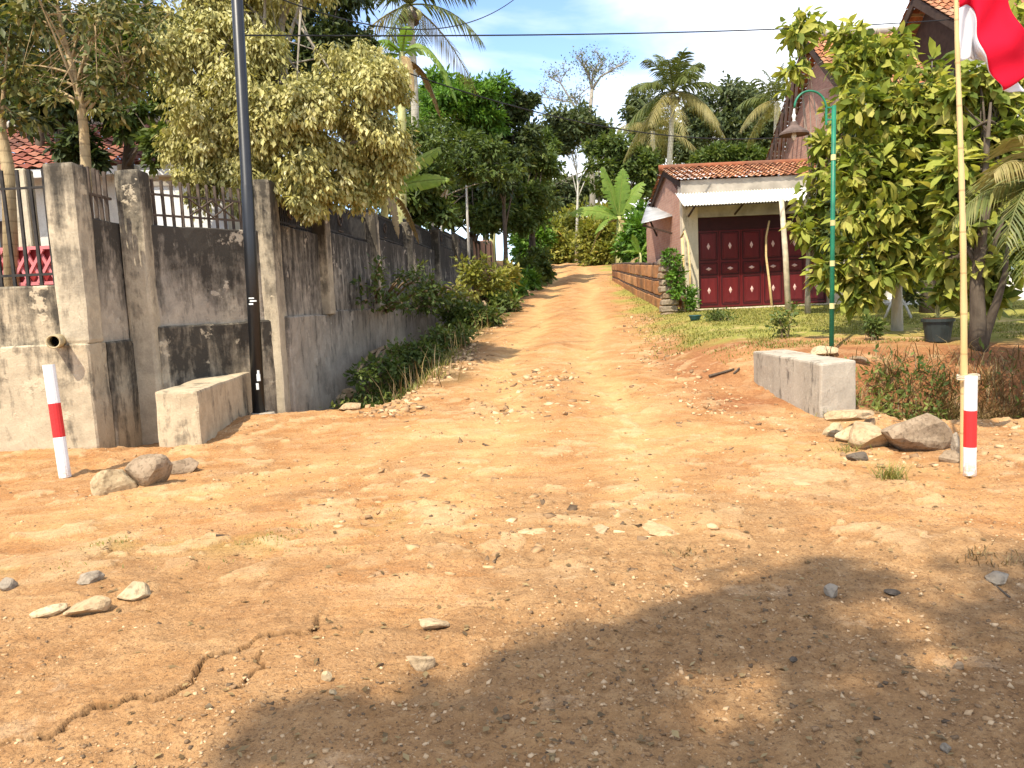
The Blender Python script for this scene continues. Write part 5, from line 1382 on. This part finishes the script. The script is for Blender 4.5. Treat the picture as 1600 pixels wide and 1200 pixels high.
bush('pier_weed', 'low green weed at the foot of the garage corner pier', g, [(1080, 462, 8, 14, 20.0), (1078, 475, 10, 8, 20.0)], 'leaf_bright', 30, 18, .10, .05, 114, stems=6)
g = ground(1135, 502)
bush('lawn_weed', 'low weed patch on the grass before the garage doors', g, [(1130, 494, 26, 6, g.y + .1), (1112, 492, 14, 7, g.y + .2)], 'leaf_mid', 50, 14, .07, .03, 115, stems=6)
# potted plant
pg = ground(1465, 534)
po = thing('flower_pot', 'dark plastic pot on the shaded lawn', 'flower pot', pg); k = pg.y / FPX
zt = 36 * k
MB().tube([pg, pg + Vector((0, 0, .02)), pg + Vector((0, 0, zt * .86)), pg + Vector((0, 0, zt * .87)), pg + Vector((0, 0, zt))], [17 * k, 17.5 * k, 21.5 * k, 24 * k, 24 * k], 20).build('pot_body', MAT['pot_dark'], po)
pp_ = thing('potted_plant', 'light green broad leaved plant growing in the dark pot', 'plant', pg + Vector((0, 0, zt)))
MB().tube([pg + Vector((0, 0, zt - .03)), pg + Vector((0, 0, zt + .01))], 21 * k, 16).build('soil', MAT['soil'], pp_)
for k_ in range(14):
    a = k_ * 2.4; el = .35 + .5 * ((k_ * 37) % 10) / 10
    st_ = pg + Vector((.05 * math.cos(a), .05 * math.sin(a), zt + .05 + .02 * k_))
    MB().tube([pg + Vector((0, 0, zt)), st_], .006, 5).build('stalk', MAT['banana_stem'], pp_)
    d = np.array([[math.cos(a) * math.cos(el), math.sin(a) * math.cos(el), math.sin(el)]])
    v_, f_, a_ = leaves_geo(np.array([list(st_)]), d, np.array([[0, 0, 1.]]), np.array([.24]), np.array([.11]), np.array([.35 + .045 * k_]), True)
    link_mesh('leaf', np_mesh('leaf', v_ - np.array(WPOS[pp_]), f_, MAT['leaf_bigtree'], {'v': a_}), pp_)
# prop-rooted pale trunks near the house
pr = thing('prop_rooted_tree', 'slim white trunk on spreading prop roots at the back of the lawn', 'tree', gb(1403, 15.6, 480))
b = MB(); B = WPOS[pr]; T_ = at(1402, 400, 15.6)
b.tube([B.lerp(T_, .25), T_], [.06, .05], 8)
for a in range(6):
    e = B + Vector((.3 * math.cos(a * 1.05), .3 * math.sin(a * 1.05), -.05)); b.tube([B.lerp(T_, .45), B.lerp(e, .6) + Vector((0, 0, .25)), e], [.025, .022, .018], 5)
b.build('trunk', MAT['bark_pale'], pr, smooth=True)
(V, F, A), _, _ = leaf_crown(world_lobes([(1402, 385, 34, 24, 15.6), (1425, 440, 22, 30, 15.7)]), 26, 30, .16, .07, np.random.default_rng(5))
link_mesh('crown', np_mesh('crown', V - np.array(B), F, MAT['leaf_olive'], {'v': A}), pr, 'stuff')
# tree behind the photographer whose shade lies on the road
def shade_tree():
    rng = np.random.default_rng(77); s = np.array([SUN_TO.x / SUN_TO.z, SUN_TO.y / SUN_TO.z])
    t = thing('shade_tree', 'leafy tree behind the viewer whose shade lies across the near road', 'tree', (-1.4, -3.8, 0))
    lobes = []
    for (gx, gy, r, zz) in [(a, b_, c, d + 5.2) for a, b_, c, d in SHADE]:   # patches of shade on the road, lifted up the sun's path
        lobes.append((Vector((gx + s[0] * zz, gy + s[1] * zz, zz)), r[0], r[1], .8))
    b = MB(); tr = [Vector((-1.4, -3.8, -.2)), Vector((-1.3, -4.0, 3)), Vector((-1.6, -4.3, 6)), Vector((-2.0, -4.6, 9)), Vector((-2.2, -4.8, 12))]
    b.tube(tr, [.26, .2, .17, .14, .08], 10)
    (V, F, A), cl, _ = leaf_crown(lobes, 430, 44, .17, .08, rng, .3, .2, .17, sub=7)
    for i in rng.choice(len(cl), 34, replace=False):
        e = Vector(cl[i]); q = tr[rng.integers(2, 5)]; b.tube(bezier(q, q.lerp(e, .5) + Vector((0, 0, .4)), e, 6), [.06, .05, .04, .03, .02, .01], 5)
    b.build('trunk', MAT['bark_grey'], t, smooth=True)
    link_mesh('crown', np_mesh('crown', V - np.array(WPOS[t]), F, MAT['leaf_mid'], {'v': A}), t, 'stuff')
SHADE = [(1.6, 3.7, (1.2, .45), 6.5), (2.6, 3.3, (1.0, .7), 6.2), (.7, 3.2, (.85, .55), 6.8), (.35, 3.2, (.4, .4), 6.6), (-.5, 2.62, (.42, .2), 6.3), (-.2, 2.5, (.5, .25), 6.4), (1.6, 2.7, (1.2, .6), 6.0), (3.4, 2.8, (.9, .8), 6.6), (.4, 2.5, (.6, .4), 6.4), (-.35, 2.25, (.5, .22), 6.1),
         (1.3, 1.8, (1.3, .5), 6.7), (3.0, 1.6, (1.2, .6), 6.4), (0, 1.2, (1.6, .5), 6.0), (2.2, .4, (1.8, .8), 6.6), (-.6, 0, (1.6, .8), 6.3), (4.4, 2.2, (.9, 1.2), 6.5)]
shade_tree()
# ================================================================== stones
def rock_mesh(seed, sub=3, cuts=11, rough=.10):
    rnd = random.Random(seed); bm = bmesh.new()
    bmesh.ops.create_icosphere(bm, subdivisions=sub, radius=1.0)
    planes = []
    for _ in range(cuts):
        n = Vector((rnd.gauss(0, 1), rnd.gauss(0, 1), rnd.gauss(0, 1))).normalized(); planes.append((n, rnd.uniform(.42, .80)))
    for v in bm.verts:
        for n, d in planes:
            q = v.co.dot(n) - d
            if q > 0: v.co -= n * q * .92
        p = v.co * 1.7 + Vector((seed * 3.1, 0, 0)); v.co += v.co.normalized() * mnoise.noise(p) * rough
        p = v.co * 6 + Vector((seed * 1.7, 2, 0)); v.co += v.co.normalized() * mnoise.noise(p) * rough * .3
    me = bpy.data.meshes.new('rock'); bm.to_mesh(me); bm.free(); return me
def rock(name, label, px, py, wpx, hpx, mat, seed, depth=.8, rz=0, tilt=0, group=None, lift=0, Y=None):
    """px, py: middle of the stone's foot in the photograph"""
    g = ground(px, py) if Y is None else at(px, py, Y); k = g.y / FPX
    me = rock_mesh(seed); me.materials.append(MAT[mat])
    o = bpy.data.objects.new(name, me); COL.objects.link(o); WPOS[o] = g
    w, h = wpx * k / 2 * 1.38, hpx * k / 2 * 1.4
    o.location = g + Vector((0, w * depth * .4, h * .45 + lift)); o.scale = (w, w * depth, h)
    o.rotation_euler = (0, tilt, rz)
    tag(o, label, 'rock', group); return o
LR, RR, FR_ = 'rocks at the pale parapet', 'rocks piled at the grey parapet', 'stones on the road'
rock('rock', 'rounded tan rock nearest the red and white leaning post', 173, 772, 52, 44, 'rock_tan', 1, .8, .3, -.3, LR)
rock('rock', 'angular brown rock between the tan rock and the parapet', 231, 762, 62, 46, 'rock_brown', 2, .7, .1, -.12, LR)
rock('rock', 'flat dark brown rock at the foot of the pale parapet', 281, 740, 50, 24, 'rock_brown', 3, .9, .4, -.1, LR)
rock('rock', 'big grey brown boulder leaning at the ditch edge', 1432, 706, 104, 62, 'rock_brown', 4, .75, -.1, .12, RR)
rock('rock', 'pale slanted rock left of the big boulder', 1366, 702, 66, 42, 'rock_pale', 5, .8, -.3, .3, RR)
rock('rock', 'yellowish rock under the flat stone at the parapet corner', 1335, 692, 42, 34, 'rock_tan', 6, .8, 0, .1, RR)
rock('rock', 'low tan rock at the front of the rock pile', 1305, 680, 34, 20, 'rock_tan', 7, .8, .2, .1, RR)
rock('rock', 'flat pale stone lying on top of the rock pile', 1333, 660, 62, 20, 'rock_pale', 8, .7, .1, -.06, RR, lift=.02, Y=ground(1335, 692).y + .08)
rock('rock', 'small pale stone between flat stone and boulder', 1361, 672, 26, 22, 'rock_pale', 9, .8, .5, .2, RR, Y=ground(1335, 692).y + .12)
rock('rock', 'smooth dark grey stone before the rock pile', 1343, 722, 32, 16, 'rock_dark', 10, .8, .2, 0, RR)
rock('rock', 'brown slab propped between boulder and flagpole', 1486, 722, 36, 20, 'rock_brown', 11, .7, .2, .25, RR)
rock('rock', 'grey upright stone beside the flagpole foot', 1497, 712, 22, 34, 'rock_grey', 12, .7, .4, .1, RR)
rock('rock', 'broad pale stone behind the parapet at the lamp post foot', 1292, 556, 46, 16, 'rock_tan', 13, .7, .1, 0, RR)
rock('rock', 'brown slab on the bank past the parapet end', 1350, 572, 32, 14, 'rock_brown', 14, .9, .3, .3, RR)
rock('rock', 'white stone on the left verge of the climbing road', 549, 628, 26, 20, 'rock_pale', 15, .8, .2, .3, 'white stones on the verge')
rock('rock', 'wider white stone behind a gap on the left verge', 524, 634, 32, 16, 'rock_pale', 16, .8, .5, -.2, 'white stones on the verge')
rock('rock', 'flat white stone just below the other two verge stones', 548, 641, 34, 12, 'rock_pale', 17, .8, .1, 0, 'white stones on the verge')
rock('rock', 'pale round flat stone lying alone in the near middle of the road', 654, 1048, 40, 23, 'rock_pale', 18, .9, .2, .05, FR_)
rock('rock', 'small tan stone left of the pale round stone', 511, 1063, 15, 18, 'rock_tan', 19, .8, .2, 0, FR_)
rock('rock', 'tiny tan stone left of the pale round stone and lower', 521, 1086, 11, 11, 'rock_tan', 20, .8, .2, 0, FR_)
rock('rock', 'flat pale stone at the near left below the faint grass strip', 130, 962, 56, 26, 'rock_pale', 21, .8, .2, -.1, FR_)
rock('rock', 'flat tan stone left of the flat pale stone', 72, 962, 40, 18, 'rock_tan', 22, .8, .4, -.15, FR_)
rock('rock', 'half sunk tan stone right of the flat pale stone', 203, 940, 50, 26, 'rock_tan', 23, .9, .5, -.2, FR_)
rock('rock', 'round grey stone in the tree shade', 1301, 934, 24, 19, 'rock_grey', 24, .9, .2, 0, FR_)
rock('rock', 'dark angular stone right of the round grey stone', 1396, 931, 24, 12, 'rock_dark', 25, .9, .3, .2, FR_)
rock('rock', 'pale angular stone at the right border of the shade', 1567, 915, 32, 20, 'rock_grey', 26, .9, .2, 0, FR_)
rock('rock', 'low pale slab flush with the road in the middle', 846, 838, 60, 12, 'rock_slab', 27, 1.2, .2, .12, FR_, lift=-.028)
rock('rock', 'bright white slab flush with the road in the middle', 934, 830, 50, 11, 'rock_pale', 48, 1.2, .6, -.12, FR_, lift=-.026)
rock('rock', 'pale slab just right of the bright white slab', 1035, 834, 66, 12, 'rock_slab', 49, 1.2, .1, .1, FR_, lift=-.028)
rock('rock', 'pale sunken slab in front of the grass tuft', 1250, 758, 46, 10, 'rock_slab', 30, 1.2, .1, .1, FR_, lift=-.028)
rock('rock', 'broken pale stone above the pale round stone', 678, 985, 40, 18, 'rock_pale', 31, .8, .6, .2, FR_)
rock('rock', 'grey stone half buried at the far left border of the grass strip', 8, 925, 34, 16, 'rock_grey', 32, .8, .2, .1, FR_)
rock('rock', 'grey flat stone in the faded grass strip', 138, 912, 36, 16, 'rock_grey', 33, .8, .2, -.1, FR_)
rock('rock', 'small dark stone in the far right shade', 1240, 1040, 12, 9, 'rock_dark', 34, .8, .2, 0, FR_)
rock('rock', 'grey pebble pair stone low in the right shade', 1480, 1176, 18, 16, 'rock_grey', 35, .8, .2, 0, FR_)
rock('rock', 'brown stone near the right border low in the shade', 1499, 1045, 18, 12, 'rock_brown', 36, .8, .2, 0, FR_)

def gravel(name, label, P, S, seed, mat='gravel', flat=.62, vpow=1.0):
    rng = np.random.default_rng(seed); n = len(P)
    base = unit(np.array([[x, y, z] for x in (-1, 1) for y in (-1, 1) for z in (-1, 1)], float)); q = np.array([[0, 1, 3, 2], [4, 6, 7, 5], [0, 4, 5, 1], [2, 3, 7, 6], [0, 2, 6, 4], [1, 5, 7, 3]])
    B = base[None] * (1 + .34 * rng.normal(size=(n, 8, 1))) * np.stack([rng.uniform(.7, 1.25, n), rng.uniform(.7, 1.25, n), rng.uniform(.5, 1.0, n) * flat / .75], 1)[:, None, :]
    a = rng.random(n) * 6.283; b_ = rng.normal(size=n) * .35
    c, s = np.cos(a)[:, None], np.sin(a)[:, None]; cb, sb = np.cos(b_)[:, None], np.sin(b_)[:, None]
    x, y, z = B[..., 0], B[..., 1], B[..., 2]; x, z = x * cb - z * sb, x * sb + z * cb; x, y = x * c - y * s, x * s + y * c
    V = np.stack([x, y, z], -1) * S[:, None, None] + P[:, None, :] + np.array([0, 0, .06])[None, None] * S[:, None, None]
    F = ((np.arange(n) * 8)[:, None, None] + q[None]).reshape(-1, 4)
    v = rng.random(n) ** vpow
    o = link_mesh(name, np_mesh(name, V.reshape(-1, 3), F, MAT[mat], {'v': np.repeat(v, 8)}))
    return tag(o, label, None, None, 'stuff')
def scatter(n, seed, x0, x1, y0, y1, dens, persp=True):
    rng = np.random.default_rng(seed)
    y = y0 * (y1 / y0) ** rng.random(n * 4) if persp else rng.uniform(y0, y1, n * 4)
    x = rng.uniform(x0, x1, n * 4) * (y / y1 if persp else 1)
    keep = rng.random(len(x)) < dens(x, y); x, y = x[keep][:n], y[keep][:n]
    return np.stack([x, y, height(x, y)], 1), rng
# loose gravel of the junction
P, rng = scatter(9000, 201, -9, 9, 1.7, 11, lambda x, y: np.clip(.12 + 1.3 * (fbm(x * .8, y * .9, 91, 4) + .08) + .35 * sstep(-.3, 1, x) * (1 - sstep(3.5, 5.5, y)), .03, 1))
S = .0035 + .011 * rng.random(len(P)) ** 3.2 + .0018 * P[:, 1] * rng.random(len(P)) ** 4
gravel('gravel', 'loose gravel scattered over the junction', P, S, 202, vpow=.8)
# bigger half-sunk stones where wheels have bared the road
P, rng = scatter(1100, 211, -7, 7, 4.2, 24, lambda x, y: np.clip(.25 + 1.2 * fbm(x * .6, y * .6, 95, 3), .04, .6) * (np.abs(x - road_x(y)) < 2.2 + 6 * (y < 7.5)))
P[:, 2] -= .010; gravel('sunken_stones', 'half sunk stones bared in the dirt road', P, .012 + .045 * rng.random(len(P)) ** 3, 212, flat=.4, vpow=.8)
# rubble along both verges of the side road
def along(n, seed, f, y0, y1, spread):
    rng = np.random.default_rng(seed); y = y0 * (y1 / y0) ** rng.random(n); x = f(y) + rng.normal(size=n) * spread
    return np.stack([x, y, height(x, y)], 1), rng
P, rng = along(1500, 221, lambda y: road_x(y) * .9 - 2.0 + .25 * np.sin(y), 9.8, 34, .26)
gravel('verge_rubble', 'broken stone rubble along the left verge of the climbing road', P, .015 + .055 * rng.random(len(P)) ** 2.2, 222, vpow=.6)
P, rng = along(420, 223, lambda y: road_x(y) + 1.95 + .15 * np.sin(1.3 * y), 9, 22, .22)
gravel('verge_rubble', 'scattered rubble along the right verge by the clay fence', P, .012 + .04 * rng.random(len(P)) ** 2.4, 224, vpow=.7)
P, rng = scatter(700, 225, 2.6, 8.2, 6.2, 9.2, lambda x, y: np.clip(.4 + fbm(x, y, 97, 3), .1, 1), False)
gravel('ditch_rubble', 'stony rubble at the lip of the grassy ditch', P, .01 + .04 * rng.random(len(P)) ** 2.6, 226, vpow=.6)
P, rng = scatter(260, 227, .0, 1.6, 9.2, 13, lambda x, y: np.clip(1.5 * (fbm(x * 1.4, y * 1.2, 98, 3) + .15), 0, 1), False)
P[:, 0] -= .55; P[:, 2] = height(P[:, 0], P[:, 1]) - .01
gravel('bared_stones', 'bared stones between the wheel ruts', P, .02 + .06 * rng.random(len(P)) ** 2, 228, flat=.5, vpow=.6)

# ================================================================== grass
def grass(name, label, P, h, w, seed, mat, lean=.6):
    rng = np.random.default_rng(seed); V, F, A = blades(P, h, w, rng, lean)
    o = link_mesh(name, np_mesh(name, V, F, MAT[mat], {'v': A})); return tag(o, label, None, None, 'stuff')
P, rng = scatter(30000, 231, 3.2, 12, 11.6, 20.8, lambda x, y: sstep(.0, .5, (x - road_x(y) - 2.3) + 1.0 * fbm(x * .9, y * .9, 51, 4)) * sstep(-.32, .1, fbm(x * 1.1, y * 1.1, 99, 3)), False)
grass('lawn_grass', 'short mown grass of the lawn', P, .045, .011, 232, 'grass_blade', .8)
P, rng = along(5000, 233, lambda y: road_x(y) + 2.5, 13.5, 40, .38)
grass('verge_grass', 'short grass on the right verge', P, .045, .014, 234, 'grass_blade', .8)
P, rng = scatter(7000, 235, 4.15, 10, 9.35, 10.75, lambda x, y: np.clip(.55 + 1.2 * fbm(x * 1.6, y * 2, 101, 3), .05, 1) * (1 - .93 * sstep(9.85, 10.2, y + .5 * fbm(x * 1.3, y, 111, 3))), False)
grass('ditch_grass', 'dry brown grass matted over the ditch bank', P, .30, .012, 236, 'grass_dry', 1.1)
P, rng = scatter(9000, 237, 4.15, 10, 8.7, 10.4, lambda x, y: np.clip(.45 + 1.6 * fbm(x * 1.3, y * 1.3, 103, 3), .05, 1) * (1 - .92 * sstep(9.85, 10.2, y + .5 * fbm(x * 1.3, y, 111, 3))), False)
L_ = unit(rng.normal(size=(len(P), 3)) + np.array([0, -.3, .8])); N_ = unit(rng.normal(size=(len(P), 3)) * .6 + np.array([0, 0, 1]))
hv = np.clip(.5 + 1.6 * fbm(P[:, 0] * 1.7, P[:, 1] * 1.7, 107, 4), .05, 1.4); P[:, 2] += .01 + .38 * hv * rng.random(len(P)) ** 1.5; vv = np.clip(.55 * rng.random(len(P)) + .45 + .9 * fbm(P[:, 0] * 1.1, P[:, 1], 109, 3), 0, 1)
V, F, A = leaves_geo(P, L_, N_, rng.uniform(.03, .15, len(P)), rng.uniform(.012, .05, len(P)), vv)
tag(link_mesh('ditch_weeds', np_mesh('ditch_weeds', V, F, MAT['leaf_mid'], {'v': A})), 'olive weeds growing through the ditch grass', None, None, 'stuff')
P, rng = along(9000, 239, lambda y: wall_x(y) + .95 + .012 * (y - 12), 11.9, 40, .33)
P = P[P[:, 0] > wall_x(P[:, 1]) + .12]
L_ = unit(rng.normal(size=(len(P), 3)) + np.array([.2, -.3, .9])); N_ = unit(rng.normal(size=(len(P), 3)) * .6 + np.array([0, 0, 1]))
P[:, 2] += .30 * rng.random(len(P)) ** 1.6
V, F, A = leaves_geo(P, L_, N_, rng.uniform(.06, .15, len(P)), rng.uniform(.025, .06, len(P)), rng.random(len(P)))
tag(link_mesh('ditch_undergrowth', np_mesh('ditch_undergrowth', V, F, MAT['leaf_mid'], {'v': A})), 'green undergrowth filling the ditch at the wall foot', None, None, 'stuff')
P, rng = scatter(2600, 241, -5.2, -.9, 4.6, 6.6, lambda x, y: np.exp(-((y - (5.5 + .25 * x + 1.0 * fbm(x * .9, y * .9, 51, 4))) / .42) ** 2) * sstep(.0, .3, fbm(x * 2.2, y * 2.2, 61, 4)), False)
grass('faded_grass', 'faded low grass strip at the near left', P, .024, .006, 242, 'grass_blade', 1.0)
def tuft(name, label, px, py, n, h, mat, seed, spread=.06):
    g = ground(px, py); rng = np.random.default_rng(seed); xy = rng.normal(size=(n, 2)) * spread
    x, y = g.x + xy[:, 0], g.y + xy[:, 1]
    V, F, A = blades(np.stack([x, y, height(x, y) - .005], 1), h, .006, rng, 1.1)
    t = thing(name, label, 'grass tuft', g, 'grass tufts')
    link_mesh('blade_mass', np_mesh('blade_mass', V - np.array(WPOS[t]), F, MAT[mat], {'v': A}), t, 'stuff')
tuft('grass_tuft', 'green grass tuft in the dirt before the flagpole', 1392, 750, 130, .15, 'grass_blade', 251)
tuft('grass_tuft', 'thin grass tuft at the foot of the grey parapet', 1290, 652, 60, .10, 'grass_blade', 252, .05)
tuft('grass_tuft', 'small grass tuft at the top of the shade on the road', 1070, 865, 60, .05, 'grass_dry', 253, .07)
tuft('grass_tuft', 'grass tuft between the dark slab and the rock pile', 1325, 706, 60, .09, 'grass_blade', 254, .06)
tuft('grass_tuft', 'dry grass tuft near the right picture edge at the shade border', 1545, 875, 70, .07, 'grass_dry', 255, .08)
# fallen twigs
def stick(label, pxs, r, group='fallen sticks'):
    pts = [ground(*p) + Vector((0, 0, r * 1.3)) for p in pxs]
    o = MB().tube(pts, [r, r * .9] + [r * .6] * (len(pts) - 2), 6).build('fallen_stick', MAT['bark_dark']); tag(o, label, 'stick', group)
stick('dark stick lying on the red bank beside the parapet', ((1108, 590), (1130, 585), (1147, 580)), .022)
stick('short dark stick at the end of the longer one on the bank', ((1147, 587), (1155, 579)), .016)
stick('thin dry stick on the road at the right border of the shade', ((1540, 907), (1578, 930)), .006)
stick('short dark twig on the sunny road at the left', ((338, 842), (358, 838)), .008)
# stray litter leaves
def litter():
    P, rng = scatter(1000, 261, -8, 9, 2, 14, lambda x, y: np.full(x.shape, .6)); P[:, 2] += .008
    D = rng.normal(size=(len(P), 3)) * np.array([1, 1, .1]); N = rng.normal(size=(len(P), 3)) * .25 + np.array([0, 0, 1])
    V, F, A = leaves_geo(P, D, N, rng.uniform(.02, .06, len(P)), rng.uniform(.01, .03, len(P)), rng.random(len(P)))
    tag(link_mesh('leaf_litter', np_mesh('leaf_litter', V, F, MAT['grass_dry'], {'v': A})), 'dry fallen leaves strewn on the dirt', None, None, 'stuff')
litter()
P, rng = along(420, 271, lambda y: road_x(y) * .9 - 2.35 + .2 * np.sin(1.7 * y), 11.4, 34, .3)
grass('dry_stems', 'tall dry stems standing along the left verge', P, .55, .012, 272, 'grass_dry', .55)
P, rng = along(2600, 273, lambda y: road_x(y) * .9 - 2.2 + .2 * np.sin(y), 11.6, 40, .22)
grass('verge_weeds', 'uneven weedy grass along the left verge', P, .16, .014, 274, 'grass_blade', .9)
